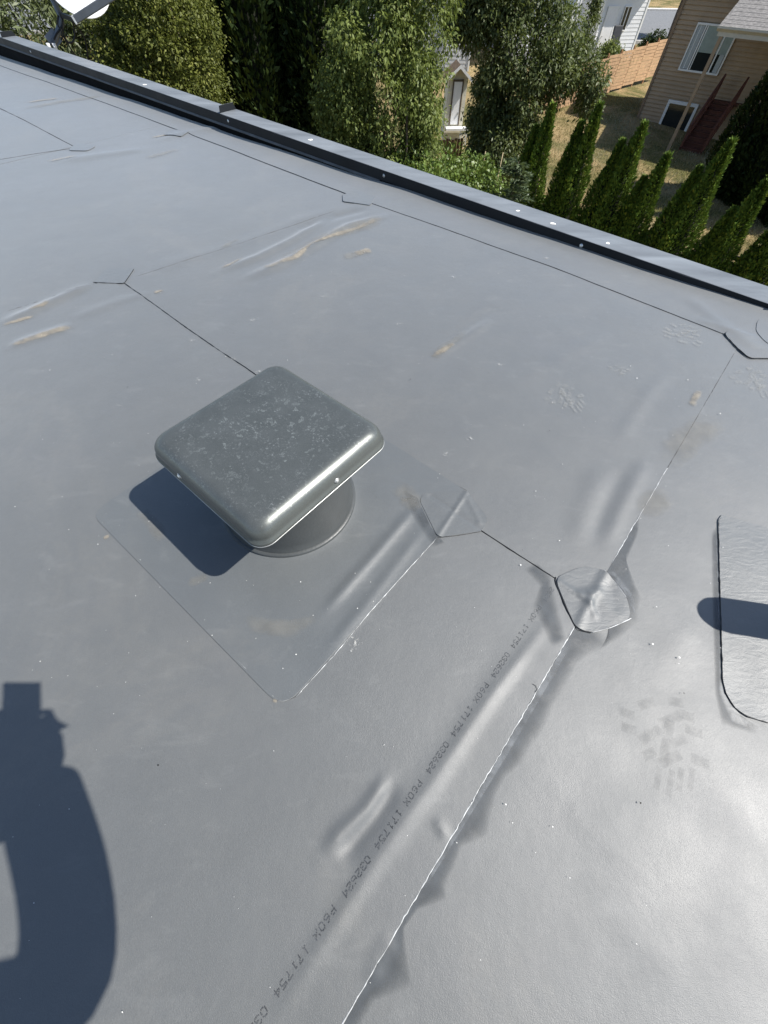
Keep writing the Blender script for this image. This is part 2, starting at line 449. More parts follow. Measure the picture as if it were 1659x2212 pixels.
SEAM_A, SEAM_B, SEAM_F = 0.232, 0.778, 2.68
def ap(u): return -2.96 + 0.182 * u            # the left lap seam runs a little askew
def warp_left(U, V):                        # right edge at seam A, left edge follows the askew seam
    t = (V + 3.0) / (3.0 + SEAM_A)
    return U, ap(U) * (1 - t) + SEAM_A * t
def warp_f(U, V):
    return U + 0.004 * np.sin(V * 5) * (U < SEAM_F + 0.05), V
sheet('membrane_sheet', -2.2, 2.95, SEAM_A - 0.09, 5.9, 0.016, 0.0)
s0 = sheet('membrane_sheet', -2.2, SEAM_B, -3.0, SEAM_A, 0.0085, 0.0030, warp=warp_left, label='near membrane sheet with printed numbers along its edge')
sheet('membrane_sheet', SEAM_B - 0.08, 2.95, -3.0, SEAM_A, 0.0125, 0.0015, warp=warp_left)
sheet('membrane_sheet', -2.2, 2.95, -5.50, -2.36, 0.03, -0.0005)
sheet('membrane_sheet', -2.2, 1.84, -9.5, -5.36, 0.05, 0.0012)
sheet('membrane_sheet', 1.77, 2.95, -9.5, -5.36, 0.05, 0.0001)
sheet('membrane_sheet', -2.2, 2.95, -14.9, -9.42, 0.08, 0.0006)
sheet('membrane_sheet', -6.4, -2.12, -14.9, 5.9, 0.12, 0.0036)
# flashing strip along the parapet, dressed up against the upstand
def f_strip():
    v = np.linspace(-14.9, 1.4, 800); prof = np.concatenate([np.linspace(SEAM_F, 2.93, 22), np.linspace(2.94, 3.028, 12)])
    U, V = np.meshgrid(prof, v, indexing='ij')
    edge = np.interp(v, [-14.9, -6.8, -4.9, -2.4, -0.87, 0.17, 1.4], [2.76, 2.755, 2.735, 2.668, 2.697, 2.640, 2.60])
    t = (U - SEAM_F) / (3.028 - SEAM_F)
    U = edge[None, :] * (1 - t) + 3.028 * t
    P = uv2xy(U.ravel(), V.ravel())
    rise = np.clip((U - 2.93) / 0.098, 0, 1) ** 2.2 * 0.010 * np.clip((V + 3.5) / 1.5, 0, 1)
    wob = 0.006 * np.clip((U - 2.80) / 0.2, 0, 1) * (np.sin(V * 1.9 + 0.6) * 0.5 + np.sin(V * 4.7) * 0.35 + np.sin(V * 0.8 + 2) * 0.6)
    z = hgt(P) + 0.0048 + (rise + wob).ravel()
    nu, nv = U.shape
    idx = np.arange(nu * nv).reshape(nu, nv)
    F = np.stack([idx[:-1, :-1], idx[:-1, 1:], idx[1:, 1:], idx[1:, :-1]], -1).reshape(-1, 4)
    Vt = np.column_stack([P, z]); lo = Vt[idx[0]].copy(); lo[:, 2] -= 0.0045
    b = len(Vt); k = np.arange(nv - 1)
    Fs = np.stack([b + nv + k, b + k, b + k + 1, b + nv + k + 1], -1)
    return roof_part(mesh_np('flashing_strip', np.vstack([Vt, lo, Vt[idx[0]]]), np.vstack([F, Fs]), M['tpo'], None, np.arange(len(F) + len(Fs)) < len(F))), edge, v
fstrip, F_EDGE, F_V = f_strip()

def smooth_poly(pts, rad, n=6):
    """rounded corners"""
    pts = [np.asarray(p, float) for p in pts]; out = []
    m = len(pts)
    for i in range(m):
        p0, p, p1 = pts[i - 1], pts[i], pts[(i + 1) % m]
        d0 = p0 - p; d1 = p1 - p; l0 = np.linalg.norm(d0); l1 = np.linalg.norm(d1)
        r = min(rad, l0 * 0.45, l1 * 0.45)
        a = p + d0 / l0 * r; b = p + d1 / l1 * r
        for k in range(n + 1):
            t = k / n
            out.append((1 - t) ** 2 * a + 2 * t * (1 - t) * p + t * t * b)
    return np.array(out)

def resample(poly, n):
    q = np.vstack([poly, poly[:1]]); s = np.concatenate([[0], np.cumsum(np.linalg.norm(np.diff(q, axis=0), axis=1))])
    t = np.linspace(0, s[-1], n, endpoint=False)
    return np.column_stack([np.interp(t, s, q[:, 0]), np.interp(t, s, q[:, 1])])

def patch(name, outline, off, mat, n=120, rings=22, lip=0.005, extra=None, center=None):
    o = resample(outline, n); c = o.mean(0) if center is None else np.asarray(center)
    t = np.linspace(0.0, 1.0, rings + 1)[1:]
    P = np.vstack([c[None]] + [c + (o - c) * k for k in t])
    z = hgt(P) + off
    if extra is not None: z += extra(P)
    V = np.column_stack([P, z])
    tri = np.array([[0, 1 + k, 1 + (k + 1) % n] for k in range(n)])
    k = np.arange(n); kn = (k + 1) % n
    Q = [np.stack([1 + r * n + k, 1 + (r + 1) * n + k, 1 + (r + 1) * n + kn, 1 + r * n + kn], -1) for r in range(rings - 1)]
    b = len(V); last = 1 + (rings - 1) * n
    low = V[last:].copy(); low[:, 2] -= lip
    V = np.vstack([V, low, V[last:last + n]])
    Q.append(np.stack([b + n + k, b + k, b + kn, b + n + kn], -1))
    Q = np.vstack(Q)
    tri4 = np.column_stack([tri[:, 0], tri[:, 1], tri[:, 2], tri[:, 2]])
    me = bpy.data.meshes.new(name)
    me.from_pydata(V.tolist(), [], tri.tolist() + Q.tolist())
    for i, p in enumerate(me.polygons): p.use_smooth = i < len(tri) + len(Q) - n
    me.materials.append(M[mat])
    return bpy.data.objects.new(name, me)

def bead(name, pts, rad, mat, off=0.004, jitter=0.0, step=0.02, gaps=None):
    """a thin line of seam edge lying on the roof"""
    pts = np.asarray(pts, float)
    s = np.concatenate([[0], np.cumsum(np.linalg.norm(np.diff(pts, axis=0), axis=1))])
    n = max(3, int(s[-1] / step)); t = np.linspace(0, s[-1], n)
    P = np.column_stack([np.interp(t, s, pts[:, 0]), np.interp(t, s, pts[:, 1])])
    if jitter: P += rng.normal(0, jitter, P.shape)
    z = hgt(P) + off
    r = rad * np.clip(rng.normal(1, 0.28, n), 0.35, 1.7) if jitter else np.full(n, rad)
    b = MB(); b.tube([(p[0], p[1], q) for p, q in zip(P, z)], list(r), 5)
    return b.build(name, M[mat], None, True)

def uvl(l): return [tuple(uv2xy(u, v)) for u, v in l]
# seam edges
roof_part(bead('seam_edge', [(-1.5706, 2.3659), (-1.2912, 2.1233), (-1.0801, 1.9358), (-0.8298, 1.7204), (-0.6883, 1.6026), (-0.5800, 1.5051)], 0.0016, 'seal_black', 0.0040, 0.0004))
roof_part(bead('seam_edge', [(0.3495, 0.6984), (0.4266, 0.6358), (0.4974, 0.5798), (0.5770, 0.5163)], 0.0017, 'seal_black', 0.0040, 0.0003))
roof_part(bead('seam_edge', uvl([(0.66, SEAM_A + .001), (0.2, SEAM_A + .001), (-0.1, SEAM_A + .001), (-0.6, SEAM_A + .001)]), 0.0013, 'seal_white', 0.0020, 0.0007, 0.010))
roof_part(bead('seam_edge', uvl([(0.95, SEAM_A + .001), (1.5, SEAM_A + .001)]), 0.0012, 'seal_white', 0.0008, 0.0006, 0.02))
roof_part(bead('seam_edge', uvl([(1.5, SEAM_A + .001), (2.5, SEAM_A + .001)]), 0.0012, 'seal_dark', 0.0006, 0.0006, 0.02))
roof_part(bead('seam_edge', [tuple(uv2xy(e - 0.001, v)) for e, v in zip(F_EDGE, F_V) if -4.9 < v < 0.15], 0.0012, 'seal_dark', 0.0026, 0.0007, 0.03))
roof_part(bead('seam_edge', [tuple(uv2xy(e - 0.001, v)) for e, v in zip(F_EDGE, F_V) if v < -4.9], 0.0016, 'seal_dark', 0.0024, 0.0009, 0.05))
roof_part(bead('seam_edge', uvl([(0.15, ap(0.15)), (0.5, ap(.5)), (0.78, ap(.78))]), 0.0022, 'seal_dark', 0.0012, 0.0006, 0.02))
roof_part(bead('seam_edge', uvl([(0.9, ap(0.9) + .06), (1.6, ap(1.6) + .06), (2.4, ap(2.4) + .02)]), 0.0014, 'seal_dark', 0.0010, 0.0008, 0.03))
roof_part(bead('seam_edge', [(-4.3428, 6.0305), (-3.7762, 5.5310), (-2.9313, 4.7744)], 0.0028, 'seal_dark', 0.002, 0.001, 0.08))
roof_part(bead('seam_edge', [(-3.4512, 4.4230), (-3.2086, 4.5934), (-2.9313, 4.7744)], 0.002, 'seal_dark', 0.002, 0.001, 0.08))
# printed numbers, five by seven dots to a character, repeated every foot
FONT = {'0': ['01110','10001','10001','10001','10001','10001','01110'], '1': ['00100','01100','00100','00100','00100','00100','01110'],
        '2': ['01110','10001','00001','00110','01000','10000','11111'], '3': ['01110','10001','00001','00110','00001','10001','01110'],
        '4': ['00010','00110','01010','10010','11111','00010','00010'], '5': ['11111','10000','11110','00001','00001','10001','01110'],
        '6': ['00110','01000','10000','11110','10001','10001','01110'], '7': ['11111','00001','00010','00100','00100','00100','00100'],
        'P': ['11110','10001','10001','11110','10000','10000','10000'], 'X': ['10001','10001','01010','00100','01010','10001','10001']}
def printed(text, u_start, v0, pitch, parent_fn=roof_part):
    P = []
    for ci, ch in enumerate(text):
        for r, row in enumerate(FONT[ch]):
            for c, b in enumerate(row):
                if b == '1' and rng.random() > 0.07:
                    P.append((u_start - ci * pitch - c * 0.00255 + rng.normal(0, .00018), v0 + (3 - r) * 0.0021 + rng.normal(0, .00018)))
    P = np.array(P); s = 0.00105
    Q = np.concatenate([P + np.array(d) * s for d in ((-1, -1), (-1, 1), (1, 1), (1, -1))])
    n = len(P); xy = uv2xy(Q[:, 0], Q[:, 1]); z = hgt(xy) + 0.0030 + 0.0007
    F = np.stack([np.arange(n) + i * n for i in range(4)], -1)
    return parent_fn(mesh_np('printed_number', np.column_stack([xy, z]), F, M['ink']))
for k in range(-1, 5):
    u0 = 0.646 - 0.3075 * k
    v0 = 0.1185 - 0.0048 * k
    if u0 < 0.70: printed('P60X', u0, v0, 0.0165)
    if u0 < 1.0:
        if u0 - 0.08 < 0.7: printed('171754', u0 - 0.080, v0 - 0.001, 0.0158)
        if k == -1: printed('2624', u0 - 0.194 - 0.031, v0 - 0.002, 0.0150)
        else: printed('032624', u0 - 0.194, v0 - 0.002, 0.0150)

# ------------------------------------------------------------------ patches on the roof
def xw(pts_amp):
    def f(P):
        z = np.zeros(len(P))
        for a, b, h, s in pts_amp:
            dv, t = seg_dist(P, a, b)
            z += 0.7 * h * np.exp(-(np.hypot(dv[:, 0], dv[:, 1]) / (1.35 * s)) ** 2 / 2)
        return z
    return f
p1 = patch('membrane_patch', smooth_poly([(0.1335, 0.8238), (0.1920, 0.6651), (0.3557, 0.6946), (0.3828, 0.7481), (0.3171, 0.8705), (0.1506, 0.8564)], 0.02), 0.0074, 'tpo_patch',
           extra=xw([((0.1765, 0.8417), (0.3604, 0.6928), -0.0030, 0.006), ((0.1923, 0.6707), (0.3166, 0.8661), 0.0042, 0.005), ((0.3168, 0.8337), (0.3484, 0.7315), 0.0025, 0.006)]))
p1['label'] = 'small patch where the vent skirt meets the cross seam'
roof_part(link(p1))
p2 = patch('membrane_patch', smooth_poly([(0.5743, 0.5179), (0.6019, 0.3529), (0.6498, 0.3379), (0.7857, 0.3835), (0.7961, 0.4600), (0.7482, 0.5546), (0.6765, 0.5637)], 0.03), 0.0052, 'tpo_patch',
           extra=xw([((0.5837, 0.5049), (0.6661, 0.4391), 0.0042, 0.006), ((0.6162, 0.3632), (0.6780, 0.4550), 0.0055, 0.008), ((0.6691, 0.4392), (0.7526, 0.5377), 0.0060, 0.008),
                     ((0.6497, 0.4624), (0.7053, 0.4713), 0.0060, 0.008), ((0.6693, 0.4238), (0.6712, 0.3935), 0.0045, 0.006), ((0.7113, 0.4399), (0.7497, 0.3948), 0.0025, 0.012), ((0.7562, 0.4882), (0.7443, 0.4250), -0.002, 0.01)]))
p2['label'] = 'lumpy patch over the crossing of two seams'
roof_part(link(p2))
p3 = patch('membrane_patch', smooth_poly([(-1.7477, 2.3605), (-1.5666, 2.3554), (-1.5657, 2.5264), (-1.7371, 2.5325)], 0.02), 0.0050, 'tpo_patch')
roof_part(link(p3))
p4 = patch('membrane_patch', smooth_poly([(-0.3654, 3.7259), (-0.3529, 3.6002), (-0.1405, 3.5387), (-0.1022, 3.6997), (-0.2621, 3.8431)], 0.02), 0.0068, 'tpo_patch'); roof_part(link(p4))
p5 = patch('membrane_patch', smooth_poly([(-2.2506, 5.1723), (-2.0523, 5.1235), (-2.0087, 5.2900), (-2.2210, 5.3719)], 0.03), 0.0070, 'tpo_patch'); roof_part(link(p5))
p6 = patch('membrane_patch', smooth_poly([(-2.9624, 4.6814), (-2.7812, 4.6771), (-2.7652, 4.8224), (-2.9905, 4.9067)], 0.04), 0.0060, 'tpo_patch'); roof_part(link(p6))
pc = patch('corner_patch', smooth_poly([(1.7985, 1.9368), (1.8087, 1.8191), (1.8349, 1.7275), (2.0773, 1.7336), (2.3066, 1.8005), (2.2562, 2.0484), (2.0725, 2.0882)], 0.03), 0.0070, 'tpo',
           extra=xw([((1.8046, 1.9286), (2.0318, 1.7362), 0.004, 0.02)]))
pc['label'] = 'membrane corner piece at the foot of the parapet'
roof_part(link(pc))
pc2 = patch('corner_patch', smooth_poly([(2.1124, 2.1351), (2.0284, 2.0422), (1.9829, 1.9628), (1.9771, 1.8795), (2.0731, 1.6456), (2.3295, 1.6880), (2.3826, 1.9231)], 0.03), 0.0095, 'tpo'); roof_part(link(pc2))
for pts, rd in (([(1.8010, 1.9369), (1.8087, 1.8191), (1.8282, 1.7424), (1.8396, 1.7276), (2.0297, 1.7324)], 0.0018), ([(2.1073, 2.1303), (2.0238, 2.0332), (1.9898, 1.9716)], 0.0016)):
    roof_part(bead('seam_edge', pts, rd, 'seal_black', 0.0070, 0.0003))
for pts, rd in (([(0.1430, 0.8432), (0.1335, 0.8238), (0.1628, 0.7440), (0.1905, 0.6688)], 0.0013), ([(0.5782, 0.5213), (0.5728, 0.5047), (0.5858, 0.4301), (0.6009, 0.3601), (0.6117, 0.3459), (0.6502, 0.3393)], 0.0016), ([(0.1920, 0.6651), (0.2672, 0.6759), (0.3557, 0.6946)], 0.0007),
                ([(-1.7477, 2.3605), (-1.5666, 2.3554)], 0.0015), ([(-1.5632, 2.3608), (-1.5664, 2.5206)], 0.0012), ([(-0.3654, 3.7259), (-0.3535, 3.6090), (-0.1478, 3.5471)], 0.0016), ([(-2.2417, 5.1876), (-2.0523, 5.1235)], 0.0024)):
    roof_part(bead('patch_edge', pts, rd, 'seal_black', 0.0048, 0.00025, 0.012))
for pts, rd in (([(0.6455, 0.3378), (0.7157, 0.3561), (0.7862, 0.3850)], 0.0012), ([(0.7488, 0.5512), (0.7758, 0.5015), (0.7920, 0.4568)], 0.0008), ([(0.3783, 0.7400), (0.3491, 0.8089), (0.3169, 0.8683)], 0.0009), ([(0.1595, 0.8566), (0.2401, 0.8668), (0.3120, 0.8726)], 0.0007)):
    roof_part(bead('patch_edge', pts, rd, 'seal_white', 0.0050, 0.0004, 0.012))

# ------------------------------------------------------------------ stains, scuffs, boot prints, specks on the roof
def strip_decal(name, mid, wid, off, mat, n=40, m=9, wob=0.0, power=1.0):
    mid = np.asarray(mid, float)
    s = np.concatenate([[0], np.cumsum(np.linalg.norm(np.diff(mid, axis=0), axis=1))]); t = np.linspace(0, s[-1], n)
    P = np.column_stack([np.interp(t, s, mid[:, 0]), np.interp(t, s, mid[:, 1])])
    d = np.gradient(P, axis=0); d /= np.linalg.norm(d, axis=1)[:, None]; nn = np.column_stack([-d[:, 1], d[:, 0]])
    wd = np.interp(t, s, wid) if hasattr(wid, '__len__') else np.full(n, wid)
    wd = wd * (1 + wob * rng.normal(0, 1, n))
    q = np.linspace(-1, 1, m)
    XY = (P[:, None] + nn[:, None] * (wd[:, None] * q)[..., None]).reshape(-1, 2)
    fade = ((1 - q[None] ** 2) ** power * np.clip(np.sin(np.pi * np.linspace(0.0, 1.0, n))[:, None] * 1.3, 0, 1)).ravel()
    idx = np.arange(n * m).reshape(n, m)
    F = np.stack([idx[:-1, :-1], idx[1:, :-1], idx[1:, 1:], idx[:-1, 1:]], -1).reshape(-1, 4)
    V = np.column_stack([XY, hgt(XY) + off])
    return roof_part(mesh_np(name, V, F, M[mat], None, True, {'fade': fade}))
DZ = 0.0062
for mid, wd, mt in (
    ([(-0.8712, 2.4523), (-0.7454, 2.5696), (-0.5889, 2.6941), (-0.5148, 2.8754), (-0.4351, 2.9454), (-0.2562, 3.1069), (0.0084, 3.3614)], [0.012, 0.03, 0.028, 0.02, 0.018, 0.02, 0.03], 'dirt'),
    ([(-0.8030, 2.5678), (-0.6018, 2.7878), (-0.4398, 2.9936), (-0.1619, 3.1842), (0.0010, 3.4677)], [0.03, 0.06, 0.07, 0.09, 0.05], 'dirt_faint'),
    ([(-1.0541, 2.5310), (-0.9858, 2.6089), (-0.9223, 2.6956)], 0.022, 'dirt'), ([(-1.0972, 2.8034), (-1.0501, 2.8906), (-1.0016, 2.9534)], 0.025, 'dirt_faint'),
    ([(-0.2296, 2.7556), (-0.1620, 2.7959), (-0.0991, 2.8302)], 0.045, 'dirt'), ([(-0.2931, 2.7161), (-0.1471, 2.8028)], 0.05, 'dirt_faint'),
    ([(0.2209, 1.6907), (0.2956, 1.7607), (0.3607, 1.8292)], 0.020, 'dirt'), ([(0.2084, 1.6719), (0.3229, 1.8083), (0.4306, 1.9213)], 0.035, 'dirt_faint'),
    ([(-2.0547, 1.9051), (-1.9801, 1.9501), (-1.9081, 2.0049)], 0.016, 'dirt'), ([(-1.9711, 2.0392), (-1.9152, 2.0961), (-1.8879, 2.1635)], 0.020, 'dirt'),
    ([(-1.9186, 1.7230), (-1.8249, 1.7920), (-1.7397, 1.8633), (-1.6679, 1.9198)], 0.028, 'dirt'), ([(-1.3629, 2.2580), (-1.3296, 2.2793), (-1.3067, 2.3005)], 0.018, 'dirt'),
    ([(-3.0302, 4.3596), (-2.9236, 4.4352), (-2.7940, 4.5136)], 0.03, 'dirt'), ([(-4.0948, 5.9511), (-3.8075, 6.3165), (-3.3740, 6.7030)], 0.09, 'dirt_faint'), ([(-4.1912, 6.2335), (-4.0542, 6.3835), (-3.8491, 6.5217)], 0.03, 'dirt'),
    ([(-2.3603, 5.0646), (-2.2501, 5.1428), (-2.1237, 5.2537)], 0.03, 'dirt'), ([(-2.1996, 4.4802), (-2.0759, 4.6087), (-1.9801, 4.7803)], 0.05, 'dirt_faint'),
    ([(1.6674, 2.7673), (1.7501, 2.5900), (1.8551, 2.4265)], 0.05, 'dirt_faint'), ([(1.3838, 1.3657), (1.4316, 1.4287), (1.4742, 1.4778)], 0.02, 'dirt'),
    ([(-0.6445, 0.4778), (-0.6096, 0.4898), (-0.5777, 0.5152)], 0.022, 'dirt_faint'), ([(-0.9856, 0.6403), (-0.9650, 0.6500)], 0.010, 'dirt'), ([(-0.3068, 0.1373), (-0.2904, 0.1328)], 0.006, 'dirt'),
    ([(1.1220, 1.0083), (1.2796, 1.1638), (1.5048, 1.3087)], 0.08, 'dirt_faint'), ([(0.9432, 0.7624), (1.0960, 0.8922)], 0.06, 'dirt_faint'),
    ([(-0.9092, 0.7686), (-0.8377, 0.7098), (-0.7576, 0.6167)], 0.03, 'dirt_faint')):
    strip_decal('dirt_stain', mid, wd, DZ, mt)
strip_decal('silt_stain', [(-0.4453, 0.3684), (-0.3825, 0.3447), (-0.2803, 0.3348), (-0.1989, 0.3797)], [0.02, 0.035, 0.035, 0.02], 0.0085, 'dirt_faint')
strip_decal('silt_stain', [(0.0533, 0.8942), (0.1056, 0.8297), (0.0867, 0.7668)], 0.05, 0.0086, 'dirt_faint')

def edge_decal(name, a, b, off, mat, m=8, rim=0.25, both=False, n=110):
    """area between two traced lines, soft along the second"""
    def rs(p, n):
        p = np.asarray(p, float); s = np.concatenate([[0], np.cumsum(np.linalg.norm(np.diff(p, axis=0), axis=1))]); t = np.linspace(0, s[-1], n)
        return np.column_stack([np.interp(t, s, p[:, 0]), np.interp(t, s, p[:, 1])])
    A = rs(a, n) if len(a) != n else np.asarray(a); B = rs(b, n) if len(b) != n else np.asarray(b); q = np.linspace(0, 1, m)
    XY = (A[:, None] * (1 - q)[None, :, None] + B[:, None] * q[None, :, None]).reshape(-1, 2)
    f = np.clip((1 - q) / rim, 0, 1)
    if both: f = f * np.clip(q / rim, 0, 1)
    e = np.clip(np.minimum(np.arange(n), n - 1 - np.arange(n)) / 6, 0, 1)
    fade = (f[None] * e[:, None]).ravel()
    idx = np.arange(n * m).reshape(n, m)
    F = np.stack([idx[:-1, :-1], idx[1:, :-1], idx[1:, 1:], idx[:-1, 1:]], -1).reshape(-1, 4)
    return roof_part(mesh_np(name, np.column_stack([XY, hgt(XY) + off]), F, M[mat], None, True, {'fade': fade}))
_pb = np.array([xy2uv(q) for q in [(0.6917, 0.3009), (0.6274, 0.2728), (0.5769, 0.2392), (0.5329, 0.1879), (0.4818, 0.1215), (0.4302, 0.0593), (0.3722, -0.0044), (0.3213, -0.0350), (0.2978, -0.0737), (0.2768, -0.1153), (0.2686, -0.1420), (0.2537, -0.1534), (0.2005, -0.1727), (0.1807, -0.2099), (0.1535, -0.2417), (0.1562, -0.2623), (0.0919, -0.2801), (0.0604, -0.3130), (0.0648, -0.3441), (0.0692, -0.3674), (0.0762, -0.3945), (-0.0027, -0.4159), (-0.0338, -0.4552), (-0.0680, -0.4897)]])
_o = np.argsort(-_pb[:, 0]); _pb = _pb[_o]
_uu = np.linspace(0.70, -0.62, 240); _vv = np.interp(-_uu, -_pb[:, 0], _pb[:, 1]) + 0.002 * np.sin(_uu * 40)
edge_decal('primer_stain', uvl([(a, SEAM_A + .002) for a in _uu]), uvl(list(zip(_uu, _vv))), 0.0008, 'primer', 18, 0.55, n=240)
edge_decal('primer_stain', uvl([(1.2, SEAM_A + .002), (0.88, SEAM_A + .002), (0.7, SEAM_A + .1)]), [(0.9226, 0.7029), (0.8361, 0.5821), (0.8453, 0.4577), (0.8057, 0.3735), (0.7338, 0.3223), (0.6523, 0.2866)], 0.0009, 'primer', 9, 0.35)
edge_decal('primer_stain', [(0.5675, 0.3128), (0.5645, 0.4221), (0.5652, 0.5261), (0.5287, 0.5768)], [(0.5131, 0.2913), (0.4822, 0.4207), (0.5183, 0.4875), (0.4761, 0.5500)], 0.0042, 'primer', 9, 0.4, True)
edge_decal('primer_stain', [(0.1235, 0.8407), (0.1695, 0.7086), (0.2151, 0.6431)], [(0.0710, 0.8723), (0.1034, 0.7469), (0.1732, 0.6241)], 0.0062, 'primer', 7, 0.5)
edge_decal('primer_stain', [(1.2328, 0.7477), (1.1019, 0.4462), (0.9964, 0.1946), (0.9902, 0.1287), (1.0415, 0.0896)], [(1.1842, 0.7077), (1.0716, 0.4457), (0.9568, 0.1696), (0.9416, 0.0938), (1.0301, 0.0674)], 0.0010, 'primer', 7, 0.4)
edge_decal('sealant_bleed', uvl([(0.60, SEAM_A + .003), (0.2, SEAM_A + .003), (-0.12, SEAM_A + .003)]), uvl([(0.60, SEAM_A + .020), (0.2, SEAM_A + .018), (-0.12, SEAM_A + .008)]), 0.0014, 'glue', 6, 0.2)
edge_decal('sealant_bleed', [(1.2130, 0.7082), (1.1019, 0.4462), (0.9933, 0.1823), (1.0025, 0.1139), (1.0544, 0.0898)], [(1.1907, 0.6886), (1.0883, 0.4460), (0.9675, 0.1698), (0.9700, 0.0998), (1.0346, 0.0762)], 0.0016, 'glue', 6, 0.3)
edge_decal('sealant_bleed', [(0.7583, 0.5463), (0.7922, 0.4807), (0.8017, 0.4182)], [(0.7836, 0.5518), (0.8221, 0.4652), (0.8045, 0.3957)], 0.0018, 'glue', 6, 0.3)

def treads(name, c, ang, size, shapes, off, mat):
    """boot tread blocks: quads in the print's own frame"""
    c = np.asarray(c); ca, sa = math.cos(ang), math.sin(ang); V = []; F = []; fd = []
    for q in shapes:
        q = np.asarray(q, float) * size
        g = np.linspace(0, 1, 5)
        for i in range(5):
            for j in range(5):
                p = (q[0] * (1 - g[i]) + q[1] * g[i]) * (1 - g[j]) + (q[3] * (1 - g[i]) + q[2] * g[i]) * g[j]
                V.append(c + np.array([p[0] * ca - p[1] * sa, p[0] * sa + p[1] * ca])); fd.append(1.0 if 0 < i < 4 and 0 < j < 4 else 0.6)
        b = len(V) - 25
        F += [[b + i*5 + j, b + (i+1)*5 + j, b + (i+1)*5 + j+1, b + i*5 + j+1] for i in range(4) for j in range(4)]
    V = np.array(V)
    return roof_part(mesh_np(name, np.column_stack([V, hgt(V) + off]), np.array(F), M[mat], None, True, {'fade': np.array(fd)}))
def blk(x, y, l, w, a):
    w = w * 1.35
    ca, sa = math.cos(a), math.sin(a)
    return [(x + i * ca - j * sa, y + i * sa + j * ca) for i, j in ((-l/2, -w/2), (l/2, -w/2), (l/2, w/2), (-l/2, w/2))]
TREAD = [blk(0.0, 0.0, 0.62, 0.10, 0.9), blk(-0.20, 0.10, 0.40, 0.10, 0.25), blk(-0.10, -0.22, 0.42, 0.10, 0.2), blk(0.20, 0.25, 0.40, 0.10, 0.2),
         blk(0.17, -0.02, 0.26, 0.10, 0.15), blk(-0.42, 0.42, 0.24, 0.10, -0.5), blk(-0.48, 0.22, 0.22, 0.10, -0.5), blk(-0.05, 0.50, 0.28, 0.10, 0.1),
         blk(0.46, 0.06, 0.24, 0.10, -0.5), blk(0.47, 0.26, 0.22, 0.10, -0.5), blk(0.34, -0.30, 0.24, 0.10, -0.55), blk(0.40, 0.46, 0.22, 0.10, -0.3),
         blk(-0.34, -0.12, 0.22, 0.09, 0.2), blk(-0.36, -0.40, 0.30, 0.06, 0.9), blk(-0.22, -0.48, 0.34, 0.06, 0.9), blk(-0.06, -0.46, 0.30, 0.06, 0.9), blk(0.10, -0.48, 0.3, 0.06, 0.9)]
treads('boot_print', (0.7752, 0.0531), 0.15, 0.185, TREAD, 0.0010, 'tread_dark')
treads('boot_print', (0.8295, 1.4086), 0.9, 0.150, TREAD, 0.0058, 'tread')
treads('boot_print', (1.5846, 1.9353), 2.6, 0.17, TREAD, 0.0058, 'tread')
treads('boot_print', (1.7760, 1.5480), 0.5, 0.17, TREAD, 0.0035, 'tread')
treads('boot_print', (1.1444, 1.6052), 0.2, 0.09, TREAD[:9], 0.0058, 'tread')
treads('boot_print', (-0.0842, 0.2890), 0.3, 0.05, TREAD[:9], 0.0058, 'splash')
def splash(c, r, off):
    o = np.array([np.asarray(c) + r * rng.uniform(0.5, 1.0) * np.array([math.cos(a) * 1.5, math.sin(a)]) for a in np.linspace(0, 6.28, 14, endpoint=False)])
    P = np.vstack([np.asarray(c)[None], o]); V = np.column_stack([P, hgt(P) + off])
    F = np.array([[0, 1 + k, 1 + (k + 1) % 14] for k in range(14)])
    return roof_part(mesh_np('dried_splash', V, F, M['splash'], None, True, {'fade': np.array([1.0] + [0.0] * 14)}))
for c in ([(-0.4637, 1.3238), (-0.4150, 1.4239), (-0.5499, 1.3986), (-0.6128, 1.5623), (0.4050, 2.4916), (0.5618, 1.6443), (-0.2397, 0.7709), (-0.8875, 1.5044), (-1.2058, 1.3070), (-0.7591, 1.6660), (0.3591, 1.1442), (0.2540, 1.0519), (-0.3678, 2.2571), (0.0606, 1.9885), (-1.0082, 1.8134), (-0.7355, 2.0107), (1.0283, 2.7466), (1.3348, 2.4649)]): splash(c, 0.02, 0.0060)

def specks(name, n, size, mat, label):
    P = np.column_stack([rng.uniform(-3.0, 3.4, n * 3), rng.uniform(-0.9, 5.5, n * 3)])
    u, v = xy2uv(P); P = P[(u < 2.6) & (u > -1.5)][:n]
    n = len(P); a = rng.uniform(0, 6.28, n); s = size * np.clip(rng.lognormal(0, 0.5, n), 0.4, 3.2); asp = rng.uniform(0.3, 1.0, n)
    d1 = np.column_stack([np.cos(a), np.sin(a)]) * s[:, None]; d2 = np.column_stack([-np.sin(a), np.cos(a)]) * (s * asp)[:, None]
    z = hgt(P) + 0.0068
    V = np.vstack([np.column_stack([P + d1, z]), np.column_stack([P + d2, z + s * 0.5]), np.column_stack([P - d1, z]), np.column_stack([P - d2, z + s * 0.3])])
    F = np.stack([np.arange(n) + i * n for i in range(4)], -1)
    o = mesh_np(name, V, F, M[mat]); return tag(o, label, 'debris', kind='stuff')
specks('pale_specks', 1500, 0.0010, 'speck', 'tiny pale flecks of debris scattered over the grey roof')
specks('dark_specks', 60, 0.0016, 'speck_dark', 'a few tiny dark grains lying on the grey roof')
hair = MB(); hp = [(0.4368, 0.1890), (0.4452, 0.1842), (0.4472, 0.1744), (0.4404, 0.1671)]
hair.tube([(p[0], p[1], float(hgt([p])[0]) + .0052) for p in hp], 0.0007, 4)
roof_part(hair.build('loose_thread', M['seal_black']))

